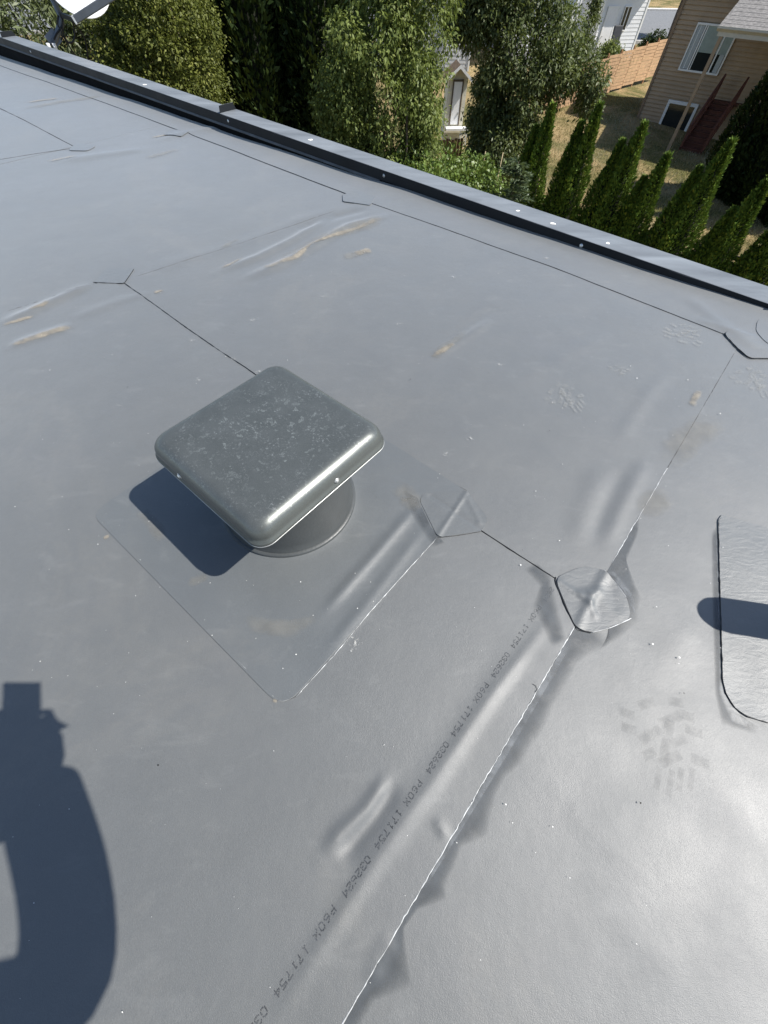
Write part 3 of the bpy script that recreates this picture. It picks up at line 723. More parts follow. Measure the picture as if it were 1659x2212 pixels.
# ------------------------------------------------------------------ the roof vent
VU, VV = 0.403, -0.797
VC = uv2xy(VU, VV)
vent = empty('roof_vent', (VC[0], VC[1], 0), ROT_UV)
tag(vent, 'square dark grey metal roof vent with rounded hood on a round collar', 'roof vent')
def rsq(a, r, z, n=8):
    """rounded square ring"""
    out = []
    for cx, cy, a0 in ((1, 1, 0), (-1, 1, 90), (-1, -1, 180), (1, -1, 270)):
        for k in range(n + 1):
            t = math.radians(a0 + 90 * k / n)
            out.append((cx * (a - r) + r * math.cos(t), cy * (a - r) + r * math.sin(t), z))
    return out
def loft(rings, name, mat, parent, cap_first=False, cap_last=True, smooth=True):
    n = len(rings[0]); vs = [p for r in rings for p in r]
    fs = [(i*n + k, i*n + (k+1) % n, (i+1)*n + (k+1) % n, (i+1)*n + k) for i in range(len(rings)-1) for k in range(n)]
    if cap_first: fs.append(tuple(range(n))[::-1])
    if cap_last: fs.append(tuple(range((len(rings)-1)*n, len(rings)*n)))
    b = MB(); b.add(vs, fs)
    return b.build(name, mat, parent, smooth)
HALF, ZL, ZT, FR = 0.262, 0.290, 0.360, 0.042
rings = [rsq(HALF - 0.012, 0.045, ZL + 0.004), rsq(HALF - 0.001, 0.050, ZL), rsq(HALF + 0.002, 0.051, ZL + 0.002), rsq(HALF + 0.0015, 0.051, ZL + 0.012), rsq(HALF - 0.004, 0.050, ZL + 0.0155),
         rsq(HALF - 0.004, 0.050, ZT - FR)]
for k in range(1, 11):
    t = math.radians(90 * k / 10)
    a = HALF - 0.004 - FR + FR * math.cos(t)
    rings.append(rsq(a, 0.050 + 0.006 * math.sin(t) - (FR * (1 - math.cos(t))) * 0.55, ZT - FR + FR * math.sin(t)))
a_last = HALF - 0.004 - FR
for f, dz in ((0.93, .0006), (0.8, .0014), (0.6, .0024), (0.4, .003), (0.2, .0034)):
    rings.append(rsq(a_last * f, 0.030 * f, ZT + dz))
hood = loft(rings, 'hood', M['cap'], vent)
loft([rsq(HALF - 0.0002, 0.050, ZL - 0.0022), rsq(HALF + 0.0028, 0.051, ZL - 0.0008), rsq(HALF + 0.0028, 0.051, ZL + 0.0012), rsq(HALF - 0.001, 0.050, ZL + 0.0012)], 'hem', M['cap_edge'], vent, cap_last=False)
# inner tray under the hood so that it is not hollow to the sky
loft([rsq(HALF - 0.02, 0.05, ZL + 0.0035), rsq(0.15, 0.05, ZL + 0.02)], 'drip_tray', M['collar'], vent, cap_last=True)
def screw(parent, p, nrm, r=0.0065):
    nrm = Vector(nrm).normalized(); a = nrm.orthogonal().normalized(); b = nrm.cross(a); p = Vector(p)
    m = MB(); n = 10; rr = []
    for rad, h in ((r * 1.5, 0.0), (r * 1.5, 0.0012), (r, 0.0015), (r * 0.9, 0.004), (r * 0.5, 0.0055)):
        rr.append([p + nrm * h + (a * math.cos(2*math.pi*k/n) + b * math.sin(2*math.pi*k/n)) * rad for k in range(n)])
    vs = [q for r_ in rr for q in r_]
    fs = [(i*n + k, i*n + (k+1) % n, (i+1)*n + (k+1) % n, (i+1)*n + k) for i in range(len(rr)-1) for k in range(n)] + [tuple(range(4*n, 5*n))]
    m.add(vs, fs)
    return m.build('screw', M['screw'], parent, True)
screw(vent, (-0.098, -HALF + 0.004, ZL + 0.024), (0, -1, 0))
screw(vent, (HALF - 0.004, 0.028, ZL + 0.024), (1, 0, 0))
screw(vent, (-HALF + 0.004, 0.03, ZL + 0.024), (-1, 0, 0))
screw(vent, (0.05, HALF - 0.004, ZL + 0.024), (0, 1, 0))
def circ(r, z, n=64): return [(r * math.cos(2*math.pi*k/n), r * math.sin(2*math.pi*k/n), z) for k in range(n)]
loft([circ(0.238, 0.004), circ(0.236, 0.022), circ(0.232, 0.028), circ(0.229, 0.06), circ(0.225, 0.12), circ(0.221, 0.19), circ(0.217, 0.30)], 'collar', M['collar'], vent, cap_last=False)
loft([circ(0.246, 0.004), circ(0.2465, 0.0185), circ(0.244, 0.0215), circ(0.234, 0.0225)], 'collar_rim', M['collar'], vent, cap_last=False)
for ang in (35, 150, 265):
    pass
# skirt of membrane welded round the collar
sk = smooth_poly(uvl([(-0.116, -1.30), (-0.088, -0.282), (0.87, -0.282), (0.87, -1.30)]), 0.062)
skirt = patch('flashing_skirt', sk, 0.0058, 'tpo_skirt', n=260, rings=60, center=VC,
              extra=lambda P: 0.006 * np.exp(-np.clip(np.hypot(*(P - VC).T) - 0.235, 0, 1) / 0.018))
link(skirt, vent)
skirt.matrix_parent_inverse = Matrix.LocRotScale(Vector((VC[0], VC[1], 0)), Matrix.Rotation(ROT_UV, 3, 'Z').to_quaternion(), None).inverted()
def vent_part(o):
    o.parent = vent; o.matrix_parent_inverse = skirt.matrix_parent_inverse; return o
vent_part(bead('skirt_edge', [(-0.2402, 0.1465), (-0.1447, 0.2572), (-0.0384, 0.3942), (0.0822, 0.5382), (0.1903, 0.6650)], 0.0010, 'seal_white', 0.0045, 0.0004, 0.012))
vent_part(bead('skirt_edge', [(-0.2402, 0.1465), (-0.2625, 0.1379), (-0.2846, 0.1376), (-0.3054, 0.1444), (-0.3833, 0.2058), (-0.4852, 0.2925), (-0.6323, 0.4104), (-0.8381, 0.5707), (-0.9709, 0.6649), (-1.0358, 0.7179)], 0.0009, 'seal_dark', 0.0042, 0.0004, 0.012))
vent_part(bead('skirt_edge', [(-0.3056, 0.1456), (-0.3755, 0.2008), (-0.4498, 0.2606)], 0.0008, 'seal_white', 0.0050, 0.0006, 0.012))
vent_part(bead('skirt_edge', [(0.0121, 1.0976), (0.1291, 1.0124), (0.2359, 0.9318), (0.3173, 0.8727)], 0.0007, 'seal_dark', 0.0045, 0.0004, 0.014))

# ------------------------------------------------------------------ pipe vent at the right edge (the pipe itself stands just outside the frame)
PU, PV = 1.18, 0.87
PC = uv2xy(PU, PV)
pipe = empty('pipe_vent', (PC[0], PC[1], 0))
tag(pipe, 'plumbing pipe vent with rounded square wrinkled flashing at right edge of roof', 'pipe vent')
ed = np.array([0.958, -0.284]); pr = np.array([0.284, 0.958])
hw = 0.33
sq = [(PU + a * hw * ed[0] + b * hw * pr[0], PV + a * hw * ed[1] + b * hw * pr[1]) for a, b in ((-1, -1), (-1, 1), (1, 1), (1, -1))]
_out = [(1.2547, 0.7804), (1.2315, 0.7597), (1.1684, 0.6144), (1.0707, 0.3850), (0.9941, 0.2071), (0.9875, 0.1701), (0.9955, 0.1369), (1.0166, 0.1164), (1.0497, 0.1054), (1.1173, 0.0884)] + [tuple(uv2xy(*sq[1])), tuple(uv2xy(*sq[2]))] + [(1.4036, 0.7292)]
fl = patch('flashing_sheet', np.array(_out), 0.0042, 'tpo_pipe', n=200, rings=44, center=PC, extra=lambda P: 0.03 * np.exp(-(np.hypot(*(P - PC).T) / 0.075) ** 2)
           + 0.0016 * np.sin(P[:, 0] * 40 + P[:, 1] * 26 + 3 * np.sin(P[:, 1] * 13)) * np.exp(-((P[:, 1] - 0.18) / 0.14) ** 2))
link(fl, pipe); fl.matrix_parent_inverse = Matrix.Translation((-PC[0], -PC[1], 0))
e1 = bead('flashing_edge', [(1.2464, 0.7660), (1.2332, 0.7597), (1.1684, 0.6144), (1.0707, 0.3850), (0.9941, 0.2071), (0.9875, 0.1701), (0.9955, 0.1369), (1.0166, 0.1164), (1.0497, 0.1054), (1.1173, 0.0884)], 0.0013, 'seal_black', 0.0036, 0.0003, 0.012)
e1.parent = pipe; e1.matrix_parent_inverse = fl.matrix_parent_inverse
loft([circ(0.066, 0.012, 32), circ(0.062, 0.10, 32), circ(0.060, 0.36, 32), circ(0.060, 0.40, 32), circ(0.056, 0.425, 32), circ(0.045, 0.445, 32), circ(0.028, 0.456, 32), circ(0.012, 0.460, 32)], 'pipe_boot', M['collar'], pipe, cap_last=True)
loft([circ(0.068, 0.085, 32), circ(0.070, 0.090, 32), circ(0.070, 0.100, 32), circ(0.066, 0.104, 32)], 'clamp_ring', M['screw'], pipe, cap_last=False)

# ------------------------------------------------------------------ parapet coping
cop = empty('parapet_coping', W(3.13, -4.0, 0), 0)
tag(cop, 'long dark charcoal metal coping capping the far edge of the roof', 'coping')
CI = Matrix.Translation(-Vector(W(3.13, -4.0, 0)))
def cop_part(o):
    o.parent = cop; o.matrix_parent_inverse = CI; return o
def ztop(v): return 0.045 - 0.0168 * (v - 0.25)
U_IN, U_OUT = 3.03, 3.236
def coping_panel(v0, v1, seam_gap=0.0):
    n = max(2, int((v1 - v0) / 0.12)); rows = []
    for v in np.linspace(v0, v1, n):
        zt = ztop(v); wv = 0.0012 * math.sin(v * 7.1) + 0.0010 * math.sin(v * 17.0 + 1)
        prof = [(U_IN + 0.004, zt - 0.074), (U_IN - 0.001 + wv, zt - 0.070), (U_IN - 0.002 + wv, zt - 0.006), (U_IN, zt - 0.0015), (U_IN + 0.004, zt), (U_IN + 0.07, zt + 0.0015 + wv), (U_IN + 0.14, zt + 0.001 - wv),
                (U_OUT - 0.004, zt), (U_OUT, zt - 0.003), (U_OUT + 0.002, zt - 0.09), (U_OUT + 0.014, zt - 0.104)]
        rows.append([W(a, v, z) for a, z in prof])
    m = len(rows[0]); b = MB()
    b.add([p for r in rows for p in r], [(i*m + k, (i+1)*m + k, (i+1)*m + k + 1, i*m + k + 1) for i in range(n - 1) for k in range(m - 1)])
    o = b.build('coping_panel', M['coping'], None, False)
    for p in o.data.polygons: p.use_smooth = False
    return cop_part(o)
SEAMS = [-14.9, -9.75, -4.72, 0.30, 3.4, 5.9]
for a, b_ in zip(SEAMS[:-1], SEAMS[1:]): coping_panel(a + 0.001, b_ - 0.001)
def fin(v):
    zt = ztop(v); b = MB()
    pl = [W(U_IN + 0.004, v - 0.002, zt - 0.002), W(U_OUT - 0.004, v - 0.002, zt - 0.002), W(U_OUT - 0.03, v - 0.002, zt + 0.052), W(U_IN + 0.012, v - 0.002, zt + 0.052)]
    pr_ = [W(U_IN + 0.004, v + 0.003, zt - 0.002), W(U_OUT - 0.004, v + 0.003, zt - 0.002), W(U_OUT - 0.03, v + 0.003, zt + 0.052), W(U_IN + 0.012, v + 0.003, zt + 0.052)]
    b.add(pl + pr_, [(0, 1, 2, 3), (7, 6, 5, 4), (0, 4, 5, 1), (1, 5, 6, 2), (2, 6, 7, 3), (3, 7, 4, 0)])
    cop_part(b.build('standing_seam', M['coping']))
for v in SEAMS[1:-1]: fin(v)
# kicked-out lower hem on the left stretch and the upstand behind it, its shade put into the colour
hb = MB(); rows = []
for v in np.linspace(-14.9, -2.62, 110):
    zt = ztop(v); z0 = zt - 0.070; k = 1.0
    rows.append([W(U_IN - 0.003, v, z0), W(U_IN - 0.010, v, z0 - 0.010 * k), W(U_IN - 0.013, v, z0 - 0.016 * k), W(U_IN - 0.004, v, z0 - 0.017 * k)])
hb.add([p for r in rows for p in r], [(i*4 + k, i*4 + k + 1, (i+1)*4 + k + 1, (i+1)*4 + k) for i in range(len(rows)-1) for k in range(3)])
M['hem'] = simple('grey_hem_strip', (0.10, 0.106, 0.114), 0.6, spec=0.2)
cop_part(hb.build('hem_strip', M['hem'], None, True))
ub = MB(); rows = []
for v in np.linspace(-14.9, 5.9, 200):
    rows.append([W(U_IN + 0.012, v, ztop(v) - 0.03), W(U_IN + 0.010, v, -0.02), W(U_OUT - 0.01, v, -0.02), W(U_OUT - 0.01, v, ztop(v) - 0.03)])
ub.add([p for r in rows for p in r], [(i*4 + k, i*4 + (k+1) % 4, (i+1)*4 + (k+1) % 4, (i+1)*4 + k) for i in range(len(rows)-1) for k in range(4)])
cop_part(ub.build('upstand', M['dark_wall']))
def v_at(pt):   # position along the parapet of a point on the roof plane
    return float(np.asarray(pt) @ EB)
for v, dz in ((-4.60, 0.036), (-2.58, 0.034), (-0.86, 0.036), (-8.9, 0.04)):
    o = screw(None, W(U_IN - 0.003, v, ztop(v) - dz), (-EA[0], -EA[1], 0), 0.0085); cop_part(o)
def dropping(v, u, r):
    zt = ztop(v) + 0.0022; b = MB(); n = 14
    c = W(u, v, zt + 0.0022); ring = [W(u + r * rng.uniform(.55, 1.1) * math.cos(6.283*k/n), v + 1.25 * r * rng.uniform(.55, 1.1) * math.sin(6.283*k/n), zt) for k in range(n)]
    b.add([c] + ring, [(0, 1 + k, 1 + (k + 1) % n) for k in range(n)])
    o = b.build('bird_dropping', M['dropping'], None, True)
    return tag(o, None, 'bird dropping', 'bird droppings on the coping')
drops = [dropping(*a) for a in ((-6.15, 3.085, 0.026), (-3.52, 3.115, 0.026), (-1.40, 3.11, 0.016), (-1.12, 3.10, 0.018), (-0.72, 3.09, 0.017))]
for o, l in zip(drops, ('white bird dropping on coping left of the raised standing seam', 'white bird dropping on coping a little right of the raised standing seam',
                        'leftmost of the three bird droppings on the right half of the coping', 'middle one of the three bird droppings on the right half of the coping',
                        'rightmost bird dropping on the coping')): o['label'] = l
# ------------------------------------------------------------------ ground
def gz(x, y):
    t = np.clip((np.asarray(y, float) - 27) / 14, 0, 1); t = t * t * (3 - 2 * t)
    t2 = np.clip((np.asarray(y, float) - 41) / 16, 0, 1); t2 = t2 * t2 * (3 - 2 * t2)
    return -6.15 + 0.75 * t + 0.65 * t2
def ground_mat():
    a = N('dry_lawn'); v = a.pos()
    f = a.noise(v, 0.35, 5, 0.65, 0.5); g = a.noise(v, 9.0, 5, 0.75); h = a.noise(v, 40.0, 3, 0.7)
    dry = a.ramp(g, [(0.3, (0.24, 0.165, 0.08)), (0.55, (0.42, 0.31, 0.16)), (0.75, (0.56, 0.46, 0.28))])
    grn = a.ramp(g, [(0.3, (0.055, 0.065, 0.02)), (0.7, (0.16, 0.165, 0.055))])
    base = a.mixc(a.ramp(f, [(0.40, 0.0), (0.58, 0.9)]), dry, grn)
    base = a.mixc(a.ramp(h, [(0.35, 0.35), (0.6, 0.0)]), base, (0.07, 0.05, 0.025))
    a.set(base=base, rough=0.95, spec=0.1)
    a.bump(a.math('ADD', g, h), 0.8, 0.06)
    return a.m
M['ground'] = ground_mat()
gx = np.concatenate([np.linspace(-300, -40, 14), np.linspace(-38, 60, 99), np.linspace(70, 300, 12)])
gy = np.concatenate([np.linspace(-200, -10, 10), np.linspace(-8, 72, 81), np.linspace(80, 400, 14)])
GX, GY = np.meshgrid(gx, gy, indexing='ij')
GZ = gz(GX, GY) + 0.03 * np.sin(GX * 1.3 + 1) * np.sin(GY * 0.9)
idx = np.arange(GX.size).reshape(GX.shape)
tag(mesh_np('ground', np.column_stack([GX.ravel(), GY.ravel(), GZ.ravel()]), np.stack([idx[:-1, :-1], idx[1:, :-1], idx[1:, 1:], idx[:-1, 1:]], -1).reshape(-1, 4), M['ground'], None, True),
    'dry lawn of the neighbouring back yards', 'ground', kind='structure')
M['asphalt'] = simple('asphalt', (0.16, 0.165, 0.17), 0.9, bump=0.3, bscale=30)
M['concrete'] = simple('concrete', (0.52, 0.50, 0.47), 0.85)
rd = MB(); rd.box(-120, 160, 54.0, 76.0, -4.95, -4.70); tag(rd.build('road', M['asphalt']), 'grey asphalt street behind the far houses', 'road', kind='structure')
kb = MB(); kb.box(-120, 160, 76.0, 77.2, -4.95, -4.58); kb.box(-120, 160, 53.7, 54.0, -4.95, -4.58)
tag(kb.build('pavement', M['concrete']), 'pale kerb and pavement beside the street', 'pavement', kind='structure')

# ------------------------------------------------------------------ foliage
def leaf_mat(name, c1, c2, c3=None, rough=0.45, trans=0.25, spec=0.5):
    a = N(name); at = a.n('Attribute'); at.attribute_name = 'leaf_tone'
    st = [(0.0, c1), (0.6, c2), (1.0, c3 or c2)]
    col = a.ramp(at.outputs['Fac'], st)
    a.set(base=col, rough=rough, spec=spec)
    tl = a.n('BsdfTranslucent'); mx = a.n('MixShader'); mx.inputs[0].default_value = trans
    a.l(a.mixc(0.5, col, (0.16, 0.2, 0.03)), tl.inputs[0])
    a.l(a.p.outputs[0], mx.inputs[1]); a.l(tl.outputs[0], mx.inputs[2]); a.l(mx.outputs[0], a.out.inputs[0])
    return a.m
M['leaf_pear'] = leaf_mat('pear_leaf', (0.065, 0.098, 0.022), (0.165, 0.205, 0.050), (0.34, 0.355, 0.13), 0.55, 0.3, 0.3)
M['leaf_dark'] = leaf_mat('dark_plum_leaf', (0.046, 0.068, 0.022), (0.110, 0.138, 0.046), (0.26, 0.275, 0.12), 0.5, 0.3, 0.35)
M['leaf_yellow'] = leaf_mat('olive_green_leaf', (0.055, 0.072, 0.014), (0.145, 0.165, 0.034), (0.31, 0.305, 0.08), 0.55, 0.3, 0.3)
M['leaf_olive'] = leaf_mat('grey_green_leaf', (0.067, 0.090, 0.040), (0.143, 0.173, 0.074), (0.330, 0.360, 0.196), 0.45)
M['leaf_bramble'] = leaf_mat('bramble_leaf', (0.070, 0.118, 0.022), (0.149, 0.218, 0.043), (0.312, 0.296, 0.094), 0.45)
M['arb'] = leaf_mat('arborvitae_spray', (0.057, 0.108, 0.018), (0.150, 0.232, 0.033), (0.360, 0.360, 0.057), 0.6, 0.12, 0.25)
M['arb_dark'] = leaf_mat('shaded_arborvitae_spray', (0.012, 0.025, 0.007), (0.025, 0.043, 0.009), (0.061, 0.078, 0.012), 0.65, 0.08, 0.2)  # darker copy of the spray colour, shaded side of the trees painted in
M['fir'] = leaf_mat('grey_green_needles', (0.060, 0.090, 0.038), (0.110, 0.150, 0.070), (0.19, 0.23, 0.12), 0.5, 0.2)
M['bark'] = simple('bark', (0.085, 0.066, 0.05), 0.9, var=0.4, bump=0.6, bscale=25)

def unit(v): return v / np.maximum(np.linalg.norm(v, axis=1), 1e-9)[:, None]
def leaf_mesh(name, P, D, S_, asp, mat, parent, fold=0.25, up=None, R=None):
    """diamond leaves at P pointing along D, length S_, width asp*S_"""
    n = len(P); D = unit(D)
    ref = unit(rng.normal(0, 1, (n, 3))) if up is None else up
    X = unit(np.cross(D, ref)); Nn = np.cross(X, D)
    S_ = S_[:, None]
    mid = P + D * S_ * 0.45
    V = np.vstack([P, mid + X * S_ * asp / 2 + Nn * S_ * fold * asp, P + D * S_, mid - X * S_ * asp / 2 + Nn * S_ * fold * asp])
    F = np.stack([np.arange(n) + i * n for i in range(4)], -1)
    r = rng.beta(1.6, 2.2, n) if R is None else R
    return mesh_np(name, V, F, mat, parent, False, {'leaf_tone': np.tile(r, 4)})

def limb_tubes(mb, p0, p1, r0, r1, bend=0.15, n=5):
    p0 = np.asarray(p0, float); p1 = np.asarray(p1, float); L = np.linalg.norm(p1 - p0)
    off = rng.normal(0, bend * L, 3) * np.array([1, 1, 0.4])
    t = np.linspace(0, 1, n)
    pts = p0 + (p1 - p0) * t[:, None] + off * (np.sin(np.pi * t))[:, None]
    mb.tube([tuple(p) for p in pts], list(np.linspace(r0, r1, n)), 6, cap=False)
    return pts

def broad_tree(name, base, ells, nclump, per, lsize, asp, mat, label, cat='tree', group=None, clump_r=0.38, droop=0.4, trunk_r=0.10, inner=0.45, limbs=True):
    """base (x,y); ells: list of (dx,dy,z,rx,ry,rz,weight) crown lobes, z in world"""
    zb = float(gz(base[0], base[1]))
    t = empty(name, (base[0], base[1], zb)); tag(t, label, cat, group)
    wts = np.array([e[6] for e in ells], float); wts /= wts.sum()
    C = []
    for e in ells:
        k = max(4, int(nclump * e[6] / sum(q[6] for q in ells)))
        d = unit(rng.normal(0, 1, (k, 3))); r = rng.uniform(inner, 1.0, k) ** 0.6
        C.append(np.array([e[0], e[1], e[2] - zb]) + d * r[:, None] * np.array(e[3:6]))
    C = np.vstack(C); k = len(C)
    cr = clump_r * rng.uniform(0.55, 1.35, k)
    ci = np.repeat(np.arange(k), (per * (cr / clump_r) ** 2).astype(int) + 3)
    n = len(ci)
    d = unit(rng.normal(0, 1, (n, 3)))
    P = C[ci] + d * (cr[ci] * rng.uniform(0.25, 1.0, n) ** 0.5)[:, None] * np.array([1, 1, 0.8])
    D = d * 0.7 + rng.normal(0, 0.5, (n, 3)); D[:, 2] -= droop
    loose = rng.random(n) < 0.10                                     # stray sprigs beyond the clumps
    P[loose] += d[loose] * (cr[ci][loose] * rng.uniform(0.1, 0.7, loose.sum()))[:, None]
    Sz = lsize * np.clip(rng.normal(1, 0.32, n), 0.4, 1.9)
    cv = np.clip(rng.normal(0.5, 0.17, k), 0, 1)
    Rv = np.clip(0.55 * cv[ci] + 0.45 * rng.beta(1.5, 2.0, n), 0, 1)
    face = d * 0.6 + rng.normal(0, 0.45, (n, 3)) + np.array([0.18, 0, 0.55])       # blades turn toward the light
    leaf_mesh('crown', P, D, Sz, asp, mat, t, R=Rv, up=unit(face))
    mb = MB()
    c0 = np.average([[e[0], e[1], e[2] - zb] for e in ells], axis=0, weights=wts)
    lowz = min(e[2] - zb - e[5] for e in ells)
    fork = np.array([c0[0] * 0.3, c0[1] * 0.3, max(0.5, lowz + 0.4)])
    limb_tubes(mb, (0, 0, -0.1), fork, trunk_r * 1.2, trunk_r * 0.85, 0.03)
    mb.build('trunk', M['bark'], t, True)
    if limbs:
        lb = MB()
        near = np.where(np.abs(C[:, 0]) < 1.25)[0]
        for i in rng.choice(near, min(len(near), 22), replace=False):
            limb_tubes(lb, fork, C[i], trunk_r * 0.5, 0.012, 0.10, 6)
        lb.build('branches', M['bark'], t, True)
    return t

def column(name, base, h, rad, n, mat, label, group, tips=1, shape=1.25, lsize=0.13, zb=None, lumps=5, cat='tree', lean=(0, 0), body=True):
    """upright arborvitae: flat sprays over a tapering lumpy body"""
    zb = float(gz(base[0], base[1])) if zb is None else zb
    t = empty(name, (base[0], base[1], zb)); tag(t, label, cat, group)
    spires = [(0, 0, 1.0, 1.0)] if tips == 1 else [(-0.20 * rad, 0.1 * rad, rng.uniform(.80, .92), 0.86), (0.17 * rad, -0.1 * rad, 1.0, 0.86)]
    if tips == 3: spires.append((0.0, 0.3 * rad, 0.8, 0.7))
    Pn = []; Dn = []; Rr = []
    for sx, sy, hh, rr in spires:
        m = int(n / len(spires)); H = h * hh
        z = rng.uniform(0, 1, m) ** 1.25
        th = rng.uniform(0, 2 * np.pi, m)
        ph = rng.uniform(0, 6.28, 4)
        lump = 1 + 0.13 * np.sin(lumps * th + ph[0] + 2.2 * z) + 0.10 * np.sin(3 * th + 9 * z + ph[1]) + 0.09 * np.sin(16 * z + 2 * th + ph[2]) + 0.06 * np.sin(31 * z + 5 * th + ph[3])
        prof = rad * rr * (1 - z ** shape) ** 0.85 * (0.72 + 0.28 * np.clip(z / 0.18, 0, 1)) + 0.025
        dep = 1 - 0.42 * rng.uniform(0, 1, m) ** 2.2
        R_ = prof * lump * dep
        Pn.append(np.column_stack([sx + R_ * np.cos(th) + lean[0] * z * H, sy + R_ * np.sin(th) + lean[1] * z * H, z * H]))
        up = rng.uniform(0.5, 1.5, m)
        Dn.append(np.column_stack([np.cos(th) * 0.75, np.sin(th) * 0.75, up]) + rng.normal(0, 0.32, (m, 3)))
        Rr.append(np.clip(rng.beta(1.4, 2.6, m) * 0.75 + 0.35 * (dep - 0.58) + 0.18 * np.clip(lump - 1, -1, 1) * 2 + 0.22 * np.clip(z - 0.75, 0, 1), 0, 1))  # sprays coloured darker in depth and hollows, crown shade put into the tone
    P = np.vstack(Pn); D = np.vstack(Dn); Rv = np.concatenate(Rr)
    Sz = lsize * np.clip(rng.normal(1, 0.3, len(P)), 0.4, 1.9)
    out = P.copy(); out[:, 2] = 0; out = unit(out) + rng.normal(0, 0.35, out.shape) + np.array([0, 0, 0.25])
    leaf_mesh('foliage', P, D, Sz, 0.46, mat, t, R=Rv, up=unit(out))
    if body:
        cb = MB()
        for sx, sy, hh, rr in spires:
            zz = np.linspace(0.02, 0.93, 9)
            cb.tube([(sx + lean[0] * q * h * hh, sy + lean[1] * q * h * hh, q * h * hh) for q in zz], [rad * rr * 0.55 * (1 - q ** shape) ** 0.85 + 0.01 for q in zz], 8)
        o = cb.build('shade_core', M['inner_shade'], t, True)
    tr = MB(); tr.tube([(0, 0, -0.15), (0, 0, h * 0.5)], [0.07, 0.03], 6); tr.build('trunk', M['bark'], t, True)
    return t
M['inner_shade'] = simple('inner_shade_core', (0.012, 0.014, 0.006), 0.95)  # solid near-black core, shade inside the crown put into its colour
def pol(az, r): a = math.radians(az); return (r * math.sin(a), r * math.cos(a))

# cedars in front of the slatted fence: position along the row from the direction of each tip
FENCE_U = 16.9
CED_U = 16.15
def on_row(az, u): return tuple(float(q) for q in uv2xy(u, u * math.tan(math.radians(az) - (math.pi / 2 - ANG))))
ceds = [(15.9, 4.25, 0.80, 2, 'leftmost slim arborvitae of the row, next to the spiky young conifer'),
        (20.2, 4.45, 0.82, 2, 'second arborvitae from left in the row along the slatted fence'),
        (24.7, 4.25, 0.92, 2, 'third arborvitae in the row, standing below the corner of the brown house'),
        (28.0, 3.75, 0.78, 2, 'short twin-tipped arborvitae in front of the lower house window'),
        (32.5, 4.25, 0.92, 2, 'twin-tipped arborvitae in front of the red stairs'),
        (37.1, 3.75, 0.76, 2, 'arborvitae second from the right edge, in front of the dark hedge'),
        (41.5, 3.85, 0.80, 2, 'rightmost arborvitae, cut off by the right edge of the picture'),
        (45.5, 3.9, 0.60, 2, 'arborvitae beyond the right edge of the picture')]
for az, h, rad, tips, lab in ceds:
    u = CED_U + rng.uniform(-.1, .1)
    column('arborvitae', on_row(az, u), h, rad, 27000, M['arb'], lab, 'arborvitae row along the slatted fence', tips, 0.95, 0.090)

# slatted fence
M['slat'] = simple('black_fence_board', (0.030, 0.026, 0.022), 0.75, var=0.3)
M['slat_edge'] = simple('sunlit_board_top', (0.10, 0.085, 0.07), 0.75)
v0f, v1f = -9.0, 3.6
fz = -6.15
fence = empty('slatted_fence', W(FENCE_U, (v0f + v1f) / 2, fz), ROT_UV)
tag(fence, 'black horizontal slat fence behind the row of arborvitae', 'fence')
npan = 6; pw = (v1f - v0f) / npan; half = (v1f - v0f) / 2
sb = MB(); sb.box(-pw / 2 + 0.05, pw / 2 - 0.05, -0.012, 0.012, -0.066, 0.066)
first = None
for i in range(npan):
    for k in range(10):
        loc = (-half + (i + .5) * pw, 0, 0.14 + k * 0.178)
        if first is None: first = sb.build('slat', M['slat'], fence, loc=loc)
        else: dup(first, fence, loc)
pb = MB(); pb.box(-0.05, 0.05, -0.05, 0.05, -0.1, 1.98); firstp = None
for i in range(npan + 1):
    loc = (-half + i * pw, 0, 0)
    if firstp is None: firstp = pb.build('post', M['slat'], fence, loc=loc)
    else: dup(firstp, fence, loc)

# dark arborvitae wall at the middle left
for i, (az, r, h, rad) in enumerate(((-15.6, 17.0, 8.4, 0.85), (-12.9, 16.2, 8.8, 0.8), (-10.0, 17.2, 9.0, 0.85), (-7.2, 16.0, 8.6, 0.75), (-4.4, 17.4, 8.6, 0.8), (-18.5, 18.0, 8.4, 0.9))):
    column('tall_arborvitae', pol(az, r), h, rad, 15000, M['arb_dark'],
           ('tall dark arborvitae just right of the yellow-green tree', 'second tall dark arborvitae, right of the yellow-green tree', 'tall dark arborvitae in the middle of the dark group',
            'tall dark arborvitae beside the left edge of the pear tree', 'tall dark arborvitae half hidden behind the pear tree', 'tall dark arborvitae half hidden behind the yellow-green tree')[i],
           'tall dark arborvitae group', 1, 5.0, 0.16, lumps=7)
# big dark clump at the right edge
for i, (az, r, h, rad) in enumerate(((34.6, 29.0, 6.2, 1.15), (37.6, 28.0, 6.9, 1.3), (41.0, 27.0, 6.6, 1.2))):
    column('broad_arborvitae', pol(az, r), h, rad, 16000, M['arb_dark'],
           ('broad dark evergreen right of the red stairs', 'broad dark evergreen at the right edge behind the arborvitae row', 'broad dark evergreen beyond the right edge')[i], 'broad dark evergreens by the stairs', 1, 2.2, 0.17, lumps=6)

